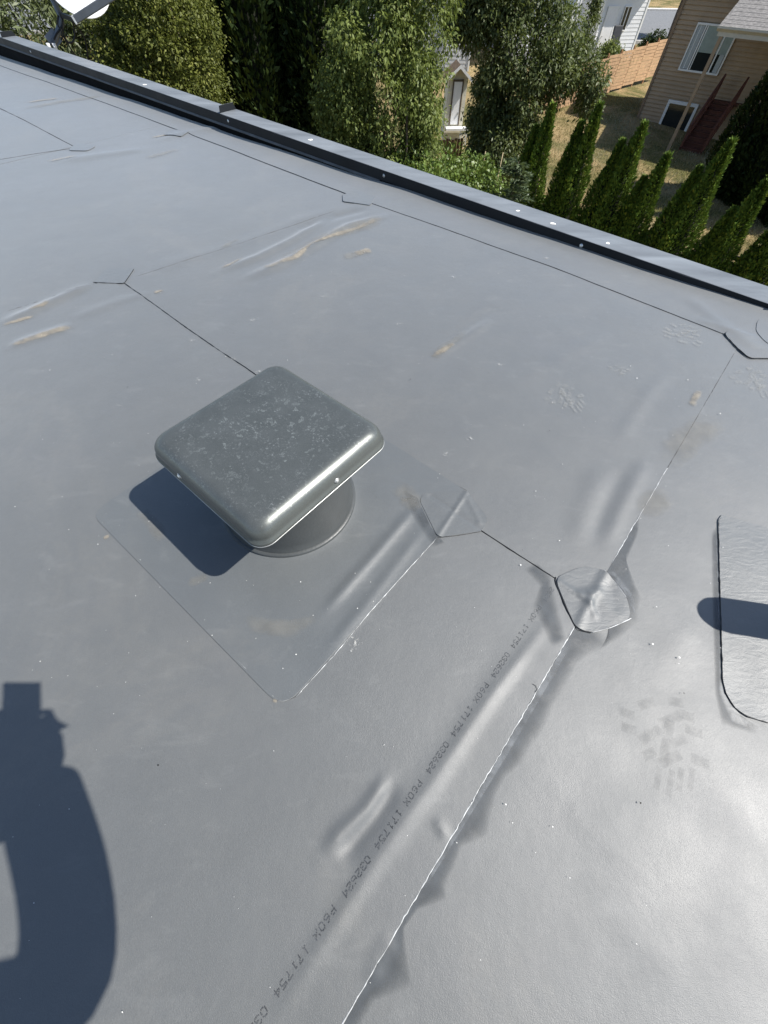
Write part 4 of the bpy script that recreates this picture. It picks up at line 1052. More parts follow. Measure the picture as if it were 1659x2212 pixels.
# broadleaf trees
bx, by = pol(-31.0, 16.5)
broad_tree('olive_shrub', (bx, by), [(0, 0, -0.8, 1.9, 1.6, 2.2, 1.0), (1.5, 0.6, -0.8, 1.1, 1.1, 2.0, 0.6), (-2.0, -0.8, -0.8, 1.4, 1.3, 2.0, 0.6)], 420, 170, 0.125, 0.26, M['leaf_olive'],
           'grey-green narrow-leaved tree behind the satellite dish', clump_r=0.40, droop=-0.1)
bx, by = pol(-21.6, 14.6)
broad_tree('yellow_green_tree', (bx, by), [(0, 0, -1.2, 1.25, 1.2, 2.6, 1.0), (0.55, -0.1, -0.2, 0.85, 0.9, 1.5, 0.5), (-0.5, 0.1, -1.6, 1.0, 1.0, 1.8, 0.5), (0.5, 0, -3.4, 0.9, 0.9, 1.2, 0.3)], 460, 190, 0.060, 0.58, M['leaf_yellow'],
           'yellow-green small-leaved tree between satellite dish and dark arborvitae', clump_r=0.30, droop=0.2)
bx, by = pol(-0.6, 13.4)
broad_tree('pear_tree', (bx, by), [(0, 0, -1.3, 1.35, 1.3, 2.1, 1.0), (-1.05, -0.1, -1.3, 0.65, 0.8, 0.9, 0.4), (-0.8, 0.1, -2.6, 0.8, 0.8, 1.0, 0.4), (0.60, 0, -0.1, 0.85, 0.8, 1.1, 0.5), (-0.1, -0.2, -3.2, 1.45, 1.2, 1.4, 0.8), (0.85, -0.2, -2.8, 0.60, 0.7, 1.0, 0.4), (0.85, 0.1, -1.9, 0.45, 0.6, 1.2, 0.35)], 580, 165, 0.078, 0.48, M['leaf_pear'],
           'large green pear tree with drooping leaves in the middle of the hedge line', clump_r=0.30, droop=0.75)
bx, by = pol(12.2, 25.0)
broad_tree('plum_tree', (bx, by), [(0.35, 0, -2.2, 1.75, 1.8, 2.6, 1.0), (-1.5, 0.2, -0.2, 1.4, 1.2, 1.1, 0.7), (-2.2, 0.2, -0.9, 0.9, 0.9, 0.75, 0.35), (-0.85, 0.1, -3.4, 0.65, 0.8, 1.5, 0.4), (-0.55, 0.2, -4.6, 0.8, 0.9, 1.4, 0.25), (1.7, -0.3, -2.1, 1.1, 1.1, 0.75, 0.28), (2.9, -0.5, -2.35, 0.75, 0.7, 0.45, 0.10), (0.0, -0.6, -4.6, 1.5, 1.4, 1.4, 0.6), (3.2, -0.6, -3.0, 0.25, 0.3, 0.5, 0.05)], 760, 120, 0.125, 0.48, M['leaf_dark'],
           'dark leafy plum tree between small shed and wooden fence', clump_r=0.46, droop=0.6, inner=0.3)
bx, by = pol(24.4, 62.0)
broad_tree('street_tree', (bx, by), [(0, 0, 0.6, 2.6, 2.4, 2.6, 1.0)], 200, 90, 0.22, 0.6, M['leaf_dark'], 'dark tree hanging over the street beside the white house', clump_r=0.6)
for (az, r, z, rx, rz, n, lab) in ((2.8, 12.2, -2.75, 1.2, 0.75, 170, 'bramble thicket under the pear tree beside the coping'), (7.9, 14.2, -3.15, 1.25, 0.8, 190, 'bramble thicket in front of the two garden stakes'),
                                   (11.6, 16.4, -4.3, 1.2, 0.8, 130, 'low bramble thicket left of the arborvitae row')):
    bx, by = pol(az, r)
    broad_tree('bramble_bush', (bx, by), [(0, 0, z, rx, 1.0, rz, 1.0), (0.2, 0.2, z - 1.1, rx, 1.0, 0.9, 0.6)], n, 80, 0.085, 0.62, M['leaf_bramble'], lab, 'bush', 'bramble thickets', clump_r=0.26, droop=0.1, trunk_r=0.02, limbs=False)
bx, by = pol(18.0, 51)
broad_tree('round_bush', pol(20.2, 46.0), [(0, 0, -4.4, 0.9, 0.8, 0.9, 1.0)], 60, 80, 0.14, 0.6, M['leaf_pear'], 'round green bush behind the top of the wooden fence', 'bush', clump_r=0.35, trunk_r=0.04, limbs=False)
broad_tree('ivy_shrub', pol(17.8, 49.0), [(0, 0, -3.4, 0.5, 0.5, 2.0, 1.0)], 60, 60, 0.14, 0.6, M['leaf_dark'], 'dark ivy climbing between the two white houses', 'plant', clump_r=0.3, trunk_r=0.04, limbs=False)

# spiky young conifer with long drooping branches
def spiky(base, h, label):
    zb = float(gz(*base)); t = empty('young_conifer', (base[0], base[1], zb)); tag(t, label, 'tree')
    tr = MB(); tr.tube([(0, 0, -.1), (0.02, 0, h * .5), (0.0, 0.02, h)], [0.05, 0.03, 0.008], 6); tr.build('trunk', M['bark'], t, True)
    br = MB(); P = []; D = []
    for i in range(150):
        z = rng.uniform(0.15, 0.99) * h; a = rng.uniform(0, 6.283); L = (1 - z / h) ** 0.8 * 1.25 + 0.22
        L *= rng.uniform(.6, 1.2)
        n = 12; s = np.linspace(0, 1, n)
        q = np.column_stack([np.cos(a) * L * s, np.sin(a) * L * s, z + L * (0.35 * s - 0.30 * s * s)])
        br.tube([tuple(p) for p in q[::3]], [0.010, .008, .006, .003], 4, cap=False)
        for k in range(1, n):
            for sd in (-1, 1, -1, 1, 0):
                side = np.array([-np.sin(a), np.cos(a), 0]) * sd
                dd = np.array([np.cos(a), np.sin(a), 0.1]) * 0.8 + side * rng.uniform(.6, 1.2) + np.array([0, 0, rng.normal(0.0, .2)])
                P.append(q[k] + rng.normal(0, .01, 3)); D.append(dd)
    br.build('branches', M['bark'], t, True)
    P = np.array(P); D = np.array(D); leaf_mesh('needles', P, D, 0.13 * np.clip(rng.normal(1, .3, len(P)), .4, 1.8), 0.20, M['fir'], t)
spiky(pol(14.4, 13.6), 3.9, 'spiky young conifer with feathery branches at left end of arborvitae row')
M['stake'] = simple('bamboo_stake', (0.42, 0.34, 0.19), 0.7)
for (a, r, z0, z1, lab) in ((10.4, 14.6, -5.9, -2.35, 'left one of two thin pale garden stakes'), (12.3, 14.4, -5.9, -2.3, 'right one of two thin pale garden stakes')):
    x, y = pol(a, r); b = MB(); b.tube([(0, 0, -.3), (0.02, 0.01, 1.6), (0.05, 0, z1 - z0)], [0.018, 0.016, 0.014], 6)
    tag(b.build('garden_stake', M['stake'], None, True, loc=(x, y, z0)), lab, 'stake', 'garden stakes')

# lawn grass: tufts of dry blades in the part of the yard that shows between the arborvitae
def grass():
    n = 60000
    az = np.radians(rng.uniform(16, 43, n)); r = rng.uniform(17.4, 42, n) ** 1.0
    x = r * np.sin(az); y = r * np.cos(az)
    u, v = xy2uv(np.column_stack([x, y]))
    m = (u > FENCE_U + 0.1) & ~((u > 36.8) & (v > -10.4)); x = x[m]; y = y[m]; n = len(x)
    P = np.column_stack([x, y, gz(x, y) - 0.02]); D = rng.normal(0, 0.45, (n, 3)); D[:, 2] = 1
    patchy = np.sin(x * 0.9 + 1.0) * np.sin(y * 0.7) + rng.normal(0, 0.45, n)
    o = leaf_mesh('lawn_grass', P, D, rng.uniform(0.06, 0.17, n), 0.16, M['grass'], None, R=np.clip(0.62 - 0.3 * patchy, 0, 1))
    tag(o, 'dry straw-coloured grass of the neighbouring yard', 'grass', kind='stuff')
M['grass'] = leaf_mat('straw_grass', (0.106, 0.119, 0.035), (0.320, 0.263, 0.119), (0.320, 0.320, 0.237), 0.8, 0.2, 0.15)
grass()

# ------------------------------------------------------------------ brown house
HU = 37.0
M['siding'] = simple('tan_brown_siding', (0.40, 0.290, 0.185), 0.7, var=0.10, scale=1.5)
M['siding_trim'] = simple('brown_corner_trim', (0.24, 0.165, 0.105), 0.7, var=0.08)
M['white_frame'] = simple('white_window_frame', (0.80, 0.80, 0.78), 0.45, var=0.05)
M['white_siding'] = simple('white_siding', (0.74, 0.75, 0.76), 0.6, var=0.06, scale=1.0)
M['grey_siding'] = simple('pale_grey_siding', (0.56, 0.56, 0.56), 0.65, var=0.06, scale=1.0)
def glass_mat():
    a = N('window_glass'); a.set(base=(0.02, 0.024, 0.026), rough=0.06, spec=0.8); return a.m
M['glass'] = glass_mat()
M['blind'] = simple('grey_green_blind', (0.30, 0.36, 0.33), 0.6, var=0.1)
M['room'] = simple('dark_room', (0.008, 0.007, 0.006), 0.9)
M['curtain'] = simple('pale_curtain', (0.42, 0.45, 0.45), 0.8, var=0.15, scale=20)
CORN_V = -10.12
house = empty('brown_house', W(HU, CORN_V, -6.15), ROT_UV)       # local x along v, local y along u
tag(house, 'brown two-storey house with lap siding and white windows', 'house')
hb_ = MB(); hb_.box(0.06, 15.0, 0.03, 4.6, -0.3, 5.4); hb_.build('wall', M['siding_trim'], house)
bm_ = MB(); bm_.prism([(0.0, 0.012), (-0.062, 0.0), (-0.004, 0.168), (0.0, 0.168)], 0, 0.0, 15.0)
bd = None
# openings: upper window x 1.17..3.33 z 2.61..4.35, lower window x 1.44..3.05 z 0.10..1.45
for k in range(32):
    loc = (0.0, 0.026, 0.02 + k * 0.168)
    if bd is None: bd = bm_.build('siding_board', M['siding'], house, loc=loc)
    else: dup(bd, house, loc)
ct = MB(); ct.box(-0.06, 0.07, -0.075, 0.14, -0.2, 5.4); ct.build('corner_board', M['siding_trim'], house)
def window(parent, x0, x1, z0, z1, y, fw=0.07, mull=(), pane_mat='glass', deep=0.05, sill=True):
    wd = empty('window', (0, 0, 0)); wd.parent = parent
    f = MB()
    f.box(x0, x1, y - deep, y, z1 - fw, z1); f.box(x0, x1, y - deep, y, z0, z0 + fw); f.box(x0, x0 + fw, y - deep, y, z0 + fw, z1 - fw); f.box(x1 - fw, x1, y - deep, y, z0 + fw, z1 - fw)
    f.build('frame', M['white_frame'], wd)
    for m in mull:
        g = MB(); g.box(m - 0.035, m + 0.035, y - deep + 0.008, y - 0.004, z0 + fw, z1 - fw); g.build('mullion', M['white_frame'], wd)
    xs = [x0 + fw] + list(mull) + [x1 - fw]
    for a, b in zip(xs[:-1], xs[1:]):
        p = MB(); p.box(a, b, y - 0.022, y - 0.012, z0 + fw, z1 - fw); p.build('pane', M[pane_mat], wd)
    return wd
y_face = -0.050
uw = window(house, 1.17, 3.33, 2.61, 4.35, y_face, 0.075, (1.66, 2.80), deep=0.06)
def winpart(nm, m, x0, x1, z0, z1, y0=-0.078, y1=-0.074):
    b = MB(); b.box(x0, x1, y0, y1, z0, z1); b.build(nm, M[m], uw)
winpart('blind', 'blind', 1.72, 2.76, 3.35, 4.27); winpart('blind', 'blind', 2.84, 3.25, 3.35, 4.27)
winpart('curtain', 'curtain', 1.26, 1.60, 2.70, 4.27); winpart('curtain', 'curtain', 2.98, 3.22, 2.70, 3.36)
winpart('sash', 'white_frame', 1.74, 1.79, 2.70, 4.27, -0.090, -0.079); winpart('sash', 'white_frame', 1.40, 1.43, 2.70, 4.27, -0.090, -0.079)
lw = window(house, 1.40, 3.15, 0.10, 1.46, y_face, 0.14, (), deep=0.07)
lwf = MB(); lwf.box(1.30, 3.25, -0.13, -0.02, 0.02, 0.10); lwf.build('sill', M['white_frame'], lw)
hr = MB(); hr.prism([(-0.35, 5.4), (2.3, 6.3), (4.95, 5.4), (4.95, 5.52), (2.3, 6.44), (-0.35, 5.52)], 0, -0.25, 15.4); M['shingle'] = simple('grey_shingle', (0.20, 0.19, 0.18), 0.9, var=0.35, scale=9, bump=0.8, bscale=30); hr.build('roof', M['shingle'], house)
# porch roof carried by the tan post
M['shingle'] = simple('grey_shingle', (0.20, 0.19, 0.18), 0.9, var=0.35, scale=9, bump=0.8, bscale=30)
M['gutter'] = simple('tan_gutter', (0.58, 0.54, 0.46), 0.5, var=0.06)
M['post'] = simple('tan_post', (0.36, 0.26, 0.17), 0.65, var=0.1)
porch = empty('porch', W(33.2, -6.75, -6.2), ROT_UV)
tag(porch, 'porch roof with grey shingles and gutter on a tall tan post', 'porch')
pp = MB(); pp.box(-0.075, 0.075, -0.075, 0.075, -0.2, 4.36); pp.build('post', M['post'], porch)
bmz = MB(); bmz.box(-0.2, 9.0, -0.09, 0.09, 4.362, 4.56); bmz.build('beam', M['gutter'], porch)
gt = MB(); gt.prism([(-0.20, 4.58), (-0.10, 4.50), (-0.10, 4.60), (-0.20, 4.68), (-0.23, 4.68), (-0.23, 4.60)], 0, -0.3, 9.0); gt.build('gutter', M['gutter'], porch)
rf = MB()
for k in range(14):
    y0 = -0.16 + k * 0.28; z0 = 4.62 + k * 0.28 * 0.36
    rf.prism([(y0, z0), (y0 + 0.31, z0 + 0.112), (y0 + 0.31, z0 + 0.128), (y0, z0 + 0.026)], 0, -0.3, 9.0)
rf.build('shingle_roof', M['shingle'], porch)
# red-brown stairs
M['redwood'] = simple('red_brown_stained_wood', (0.115, 0.038, 0.022), 0.65, var=0.25, scale=8)
st = empty('outdoor_stairs', W(34.1, -5.75, -6.15), ROT_UV)
tag(st, 'red-brown wooden outdoor stairs with handrail going up to the house', 'stairs')
tb = MB(); tb.box(-0.55, 0.55, 0.0, 0.29, -0.02, 0.02); rb_ = MB(); rb_.box(-0.55, 0.55, 0.0, 0.02, -0.16, -0.02)
t0 = r0 = None
for k in range(9):
    lt = (0, k * 0.28, 0.19 + k * 0.18)
    if t0 is None: t0 = tb.build('tread', M['redwood'], st, loc=lt); r0 = rb_.build('riser', M['redwood'], st, loc=(0, 0.02, lt[2]))
    else: dup(t0, st, lt); dup(r0, st, (0, k * 0.28 + 0.02, lt[2]))
for sx in (-0.58, 0.58):
    q = MB(); q.bar((sx, -0.05, 0.10), (sx, 2.5, 1.72), 0.05, 0.26); q.build('stringer', M['redwood'], st)
    q = MB(); q.bar((sx, -0.05, 1.10), (sx, 2.5, 2.75), 0.09, 0.07); q.build('handrail', M['redwood'], st)
    q = MB(); q.bar((sx, -0.05, 0.80), (sx, 2.5, 2.45), 0.035, 0.10); q.build('lower_rail', M['redwood'], st)
    for k in range(5):
        y = -0.02 + k * 0.62; q = MB(); q.box(sx - 0.045, sx + 0.045, y - 0.045, y + 0.045, 0.65 * y, 1.1 + 0.645 * y); q.build('baluster', M['redwood'], st)
dk = MB(); dk.box(-0.65, 3.0, 2.5, 2.95, 1.66, 1.76); dk.build('landing', M['redwood'], st)
# white upturned bucket on the lawn
M['white_plastic'] = simple('white_plastic', (0.78, 0.78, 0.76), 0.4, var=0.05)
bxy = pol(31.6, 28.4); bk = empty('white_bucket', (bxy[0], bxy[1], float(gz(*bxy)))); tag(bk, 'white plastic bucket lying upside down on the dry lawn', 'bucket')
loft([circ(0.21, 0.0, 20), circ(0.21, 0.03, 20), circ(0.19, 0.035, 20), circ(0.16, 0.42, 20), circ(0.15, 0.43, 20)], 'body', M['white_plastic'], bk)
hb2 = MB(); hb2.tube([(0.2 * math.cos(a), 0.2 * math.sin(a) - 0.05, 0.05) for a in np.linspace(3.3, 6.1, 12)], 0.008, 5); hb2.build('handle', M['screw'], bk)

# ------------------------------------------------------------------ wooden fence climbing away behind the plum tree
M['cedar'] = simple('tan_cedar_board', (0.43, 0.275, 0.155), 0.75, var=0.22, scale=5)
M['cedar_post'] = simple('cedar_post', (0.30, 0.155, 0.07), 0.8, var=0.2)
A_ = np.array(pol(15.6, 36.6)); B_ = np.array(pol(24.6, 47.5))
dirf = (B_ - A_) / np.linalg.norm(B_ - A_); Lf = np.linalg.norm(B_ - A_); npn = 9; pl = Lf / npn
wf = empty('wooden_fence', (A_[0], A_[1], -5.5), math.atan2(dirf[1], dirf[0]))
tag(wf, 'orange-brown wooden board fence stepping up behind the yard', 'fence')
bb = MB(); bb.box(0.018, pl - 0.018, -0.012, 0.012, -0.070, 0.070); b0 = None; pb2 = MB(); pb2.box(-0.05, 0.05, 0.05, 0.12, -0.6, 1.84); p0 = None
for i in range(npn):
    P_ = A_ + dirf * (i + .5) * pl; zb = float(gz(P_[0], P_[1])) + 5.5 + 0.10 * (i - 3)* (i > 3) * 0.6
    for k in range(11):
        loc = (i * pl, 0.010 * (k % 2) + rng.normal(0, .004), zb + 0.06 + k * 0.162)
        if b0 is None: b0 = bb.build('board', M['cedar'], wf, loc=loc)
        else: dup(b0, wf, loc)
    loc = (i * pl, 0, zb)
    if p0 is None: p0 = pb2.build('post', M['cedar_post'], wf, loc=loc)
    else: dup(p0, wf, loc)
# low brown fence piece by the shed
x, y = pol(6.9, 25.5); lf = empty('low_fence', (x, y, -6.15), 0.2); tag(lf, 'short weathered brown board fence below the small shed', 'fence')
b = MB(); b.box(-0.065, 0.065, -0.012, 0.012, 0, 1.5); q0 = None
for k in range(7):
    if q0 is None: q0 = b.build('board', M['cedar_post'], lf, loc=(-0.45 + k * .15, 0, 0))
    else: dup(q0, lf, (-0.45 + k * .15, rng.normal(0, .01), rng.normal(0, .04)))

# ------------------------------------------------------------------ small shed
sx_, sy_ = pol(6.75, 30.0)
shed = empty('garden_shed', (sx_, sy_, float(gz(sx_, sy_))), math.radians(4)); tag(shed, 'narrow cream shed with white door and brown gable roof among the trees', 'shed')
M['dark_frame'] = simple('weathered_door_frame', (0.10, 0.075, 0.05), 0.8)
M['cream'] = simple('cream_paint', (0.66, 0.63, 0.52), 0.7, var=0.12, scale=3)
M['rust_roof'] = simple('mossy_brown_roof', (0.15, 0.098, 0.055), 0.9, var=0.5, scale=14, bump=0.5)
M['white_door'] = simple('white_door_paint', (0.82, 0.82, 0.82), 0.5, var=0.04)
zr = 1.2 + 30 * -math.tan(math.radians(7.7)) - float(gz(sx_, sy_))    # ridge height above ground
b = MB(); b.prism([(-0.5, 0.35), (0.5, 0.35), (0.5, zr - 0.42), (0.0, zr - 0.08), (-0.5, zr - 0.42)], 1, 0.0, 1.1); b.build('wall', M['cream'], shed)
for s_ in (-1, 1):
    b = MB(); b.add([(0, -0.22, zr), (s_ * 0.70, -0.22, zr - 0.50), (s_ * 0.70, 1.25, zr - 0.50), (0, 1.25, zr), (0, -0.22, zr - 0.05), (s_ * 0.70, -0.22, zr - 0.55), (s_ * 0.70, 1.25, zr - 0.55), (0, 1.25, zr - 0.05)],
        [(0, 1, 2, 3), (7, 6, 5, 4), (0, 4, 5, 1), (1, 5, 6, 2), (2, 6, 7, 3), (3, 7, 4, 0)]); b.build('roof_slope', M['rust_roof'], shed)
    b = MB(); b.bar((0, -0.235, zr - 0.03), (s_ * 0.70, -0.235, zr - 0.53), 0.03, 0.13, (0, 1, 0)); 
    b = MB(); b.add([(0, -0.245, zr + 0.01), (s_ * 0.71, -0.245, zr - 0.50), (s_ * 0.71, -0.245, zr - 0.63), (0, -0.245, zr - 0.12), (0, -0.222, zr + 0.01), (s_ * 0.71, -0.222, zr - 0.50), (s_ * 0.71, -0.222, zr - 0.63), (0, -0.222, zr - 0.12)],
        [(0, 1, 2, 3), (7, 6, 5, 4), (0, 4, 5, 1), (1, 5, 6, 2), (2, 6, 7, 3), (3, 7, 4, 0)]); b.build('barge_board', M['white_frame'], shed)
dr = MB(); dr.box(-0.20, 0.22, -0.035, -0.004, 1.02, zr - 0.60); dr = dr.build('door', M['white_door'], shed)
fr = MB(); fr.box(-0.27, -0.205, -0.045, -0.003, 0.98, zr - 0.52); fr.box(0.225, 0.29, -0.045, -0.003, 0.98, zr - 0.52); fr.box(-0.205, 0.225, -0.045, -0.003, zr - 0.595, zr - 0.52); fr.build('door_frame', M['dark_frame'], shed)
hd = MB(); hd.box(0.15, 0.18, -0.075, -0.036, 1.40, 1.50); hd.build('handle', M['screw'], dr)
rl = MB()
stp = MB(); stp.box(-0.45, 0.75, -0.5, -0.05, 0.86, 0.94); stp.build('step', M['white_frame'], shed)
bal = MB(); bal.box(-0.02, 0.02, -0.02, 0.02, -0.35, 0.35)
q0 = None
for k in range(5):
    loc = (0.36 + 0.09 * k, -0.45, 0.50)
    if q0 is None: q0 = bal.build('baluster', M['white_frame'], shed, loc=loc)
    else: dup(q0, shed, loc)

# ------------------------------------------------------------------ white houses behind
M['roof_grey'] = simple('grey_roof', (0.16, 0.16, 0.165), 0.9)
def white_house(name, x0, x1, y, rot, label, siding, zg, h=3.6, depth=7.0):
    hs = empty(name, (x0, y, zg), rot); tag(hs, label, 'house'); L = x1 - x0
    b = MB(); b.box(0.03, L - 0.03, 0.03, depth, -0.4, h + 0.2); b.build('wall', M[siding], hs)
    q = MB(); q.prism([(0.0, 0.0), (-0.02, 0.0), (-0.005, 0.215), (0.0, 0.215)], 0, 0.0, L); q0 = None
    for k in range(int((h + 0.2) / 0.2)):
        if q0 is None: q0 = q.build('siding_board', M[siding], hs, loc=(0, 0.026, 0.0))
        else: dup(q0, hs, (0, 0.026, k * 0.2))
    rf = MB(); rf.prism([(-0.55, h), (depth / 2, h + 1.9), (depth + 0.55, h), (depth + 0.55, h + 0.12), (depth / 2, h + 2.05), (-0.55, h + 0.12)], 0, -0.4, L + 0.4); rf.build('roof', M['roof_grey'], hs)
    for xx in (-0.02, L - 0.10):
        c = MB(); c.box(xx, xx + 0.12, -0.02, 0.1, -0.3, h); c.build('corner_board', M['white_frame'], hs)
    return hs
def wh_x(sx, y):   # x on a wall line y for a measured direction
    return sx * y
t_ = math.tan
# right one: door, downpipe, narrow window, dark slab leaning on the wall
yA = 48.5
xa = t_(math.radians(18.35)) * yA; xb = t_(math.radians(22.35)) * yA
wa = white_house('white_house', xa, xb, yA, 0.22, 'white sided house with door and narrow window behind the wooden fence', 'white_siding', -4.85)
zd1 = 1.2 - yA / math.cos(math.radians(19)) * t_(math.radians(4.1)) + 4.85
xd = t_(math.radians(18.95)) * yA - xa
d_ = MB(); d_.box(xd, xd + 0.80, -0.05, -0.024, 0.05, zd1); dd_ = d_.build('door', M['white_door'], wa)
f_ = MB(); f_.box(xd - 0.09, xd, -0.06, -0.022, 0.02, zd1 + 0.09); f_.box(xd + 0.80, xd + 0.89, -0.06, -0.022, 0.02, zd1 + 0.09); f_.box(xd, xd + 0.80, -0.06, -0.022, zd1, zd1 + 0.09); f_.build('door_frame', M['white_frame'], wa)
k_ = MB(); k_.tube([(xd + 0.08, -0.05, 1.0), (xd + 0.08, -0.10, 1.0)], 0.03, 8); k_.build('handle', M['screw'], dd_)
xw0 = t_(math.radians(20.35)) * yA - xa
window(wa, xw0, xw0 + 0.62, 1.25, 2.45, -0.022, 0.05, (xw0 + 0.31,), deep=0.05)
dp = MB(); dp.tube([(0.35, -0.6, 3.55), (0.10, -0.12, 2.9), (0.06, -0.08, 2.6), (0.06, -0.08, 0.1)], 0.05, 8); dp.build('downpipe', M['white_frame'], wa)
gl = MB(); gl.box(-0.4, xb - xa + 0.4, -0.68, -0.55, 3.50, 3.64); gl.build('gutter', M['white_frame'], wa)
M['tarp'] = simple('dark_slab', (0.035, 0.037, 0.042), 0.6)
xm, ym = t_(math.radians(20.3)) * 47.6, 47.6
mt_ = MB(); mt_.box(-0.34, 0.34, -0.08, 0.08, 0.0, 1.75); mo = mt_.build('leaning_slab', M['tarp'], None, bevel=0.05, loc=(xm, ym, -4.95)); mo.rotation_euler = (math.radians(-12), 0, 0.05)
tag(mo, 'dark padded slab leaning upright against the white house', 'mattress')
# left one: grid windows, partly behind the plum tree
yB = 46.5
xc = t_(math.radians(11.5)) * yB; xe = t_(math.radians(17.0)) * yB
wb = white_house('white_house', xc, xe, yB, 0.22, 'white sided house with gridded windows half hidden by the plum tree', 'white_siding', -5.0, 3.9)
def grid_window(parent, x0, x1, z0, z1, nx, nz):
    wd = window(parent, x0, x1, z0, z1, -0.022, 0.07, (), deep=0.06)
    for i in range(1, nx):
        xx = x0 + (x1 - x0) * i / nx; b = MB(); b.box(xx - .018, xx + .018, -0.050, -0.034, z0 + .07, z1 - .07); b.build('glazing_bar', M['white_frame'], wd)
    for i in range(1, nz):
        zz = z0 + (z1 - z0) * i / nz; b = MB(); b.box(x0 + .07, x1 - .07, -0.052, -0.035, zz - .018, zz + .018); b.build('glazing_bar', M['white_frame'], wd)
grid_window(wb, 2.65, 3.45, 1.75, 2.75, 3, 2); grid_window(wb, 3.55, 4.25, 1.75, 2.75, 2, 2); grid_window(wb, 3.45, 4.10, 0.2, 1.35, 2, 2)
# far left one: pale grey with a porch rail
yC = 45.0
xg = t_(math.radians(-1.5)) * yC; xh = t_(math.radians(7.6)) * yC
wc = white_house('grey_house', xg, xh, yC, 0.0, 'pale grey sided house with white porch rail behind the pear tree', 'grey_siding', -5.1, 3.9)
dd2 = MB(); dd2.box(2.85, 3.6, -0.045, -0.024, 0.2, 2.55); dd2.build('door', M['room'], wc)
for xx in (3.85, 6.15):
    c = MB(); c.box(xx - .06, xx + .06, -1.5, -1.38, 0, 3.8); c.build('porch_post', M['white_frame'], wc)
rl = MB(); rl.box(1.5, 3.85, -1.48, -1.40, 1.62, 1.70); rl.build('porch_rail', M['white_frame'], wc)
bal = MB(); bal.box(-.02, .02, -.02, .02, 0, 0.9); q0 = None
for k in range(20):
    loc = (1.55 + k * 0.115, -1.44, 0.74)
    if q0 is None: q0 = bal.build('baluster', M['white_frame'], wc, loc=loc)
    else: dup(q0, wc, loc)
# dark clipped hedge along the street
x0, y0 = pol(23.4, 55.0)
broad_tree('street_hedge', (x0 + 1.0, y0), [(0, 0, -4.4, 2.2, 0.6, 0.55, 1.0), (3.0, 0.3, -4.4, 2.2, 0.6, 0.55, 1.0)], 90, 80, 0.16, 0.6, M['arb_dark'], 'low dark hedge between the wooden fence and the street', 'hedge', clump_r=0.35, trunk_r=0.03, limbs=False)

# ------------------------------------------------------------------ satellite dish on the far left of the coping
M['dish'] = simple('white_dish', (0.60, 0.61, 0.61), 0.5, var=0.08, scale=14)
M['dish_arm'] = simple('grey_dish_arm', (0.16, 0.17, 0.185), 0.45, 0.2, var=0.1)
M['cable'] = simple('black_cable', (0.008, 0.008, 0.009), 0.5)
DB = np.array([(-5.600, 9.872, -0.044)]).ravel()
dish = empty('satellite_dish', tuple(DB)); tag(dish, 'white satellite dish on a bent grey mast at far left end of coping', 'satellite dish')
def rel(p): return tuple(np.asarray(p) - DB)
pA = rel((-5.609, 9.867, -0.017)); pB = rel((-5.394, 10.043, 0.206)); pC_ = rel((-5.373, 10.077, 0.286)); pD = rel((-5.400, 10.096, 0.428)); pE = rel((-5.397, 10.155, 0.541))
mb_ = MB(); mb_.tube([pA, pB, pC_, pD, pE], [0.042, 0.042, 0.044, 0.042, 0.042], 10); mb_.build('mast', M['dish_arm'], dish, True)
fp = MB(); fp.bar(tuple(np.array(pA) + np.array((-0.03, 0, 0.03))), tuple(np.array(pB) * 0.5 + np.array(pA) * 0.5), 0.16, 0.02, (0, 1, 0)); fp.build('foot_plate', M['dish_arm'], dish)
for dx in (-0.055, 0.045):
    c = MB(); c.tube([tuple(np.array(pA) + np.array((dx, -0.03, -0.045))), tuple(np.array(pA) + np.array((dx + 0.005, -0.03, 0.035)))], 0.028, 8); c.build('end_cap', M['white_plastic'], dish, True)
# reflector: shallow paraboloid looking up and toward the sun side
ctr = np.array(rel((-4.929, 10.113, 0.674))); ax = np.array([0.35, -0.62, 0.62]); ax /= np.linalg.norm(ax)
a1 = np.cross(ax, [0, 0, 1]); a1 /= np.linalg.norm(a1); a2 = np.cross(a1, ax)
rings_ = []
for k in range(0, 10):
    rr = k / 9; z = 0.14 * rr * rr - 0.14
    rings_.append([tuple(ctr + ax * z + a1 * 0.47 * rr * math.cos(t) + a2 * 0.52 * rr * math.sin(t)) for t in np.linspace(0, 2*math.pi, 40, endpoint=False)])
b = MB(); n = 40
b.add([p for r in rings_ for p in r], [(i*n + k, i*n + (k+1) % n, (i+1)*n + (k+1) % n, (i+1)*n + k) for i in range(9) for k in range(n)])
o = b.build('reflector', M['dish'], dish, True); sm = o.modifiers.new('thick', 'SOLIDIFY'); sm.thickness = 0.012
low = np.array(rel((-4.881, 9.522, 0.292))); top = np.array(rel((-4.279, 9.534, 0.485))); top2 = low + (top - low) * 1.7
b = MB(); b.bar(tuple(low), tuple(top2), 0.085, 0.085); b.build('feed_arm', M['dish_arm'], dish, bevel=0.008)
b = MB(); b.tube([tuple(top2), tuple(top2 + np.array([-0.02, 0.12, 0.02]))], [0.05, 0.04], 12); b.build('feed_horn', M['dish'], dish, True)
b = MB(); b.bar(tuple(low), tuple(np.array(pC_)), 0.05, 0.05); b.build('clamp', M['cable'], dish)
e_ = low - (top - low) / np.linalg.norm(top - low) * 0.006
b = MB(); b.bar(tuple(e_), tuple(low + (top - low) * 0.03), 0.089, 0.089); b.build('arm_cap', M['white_frame'], dish)
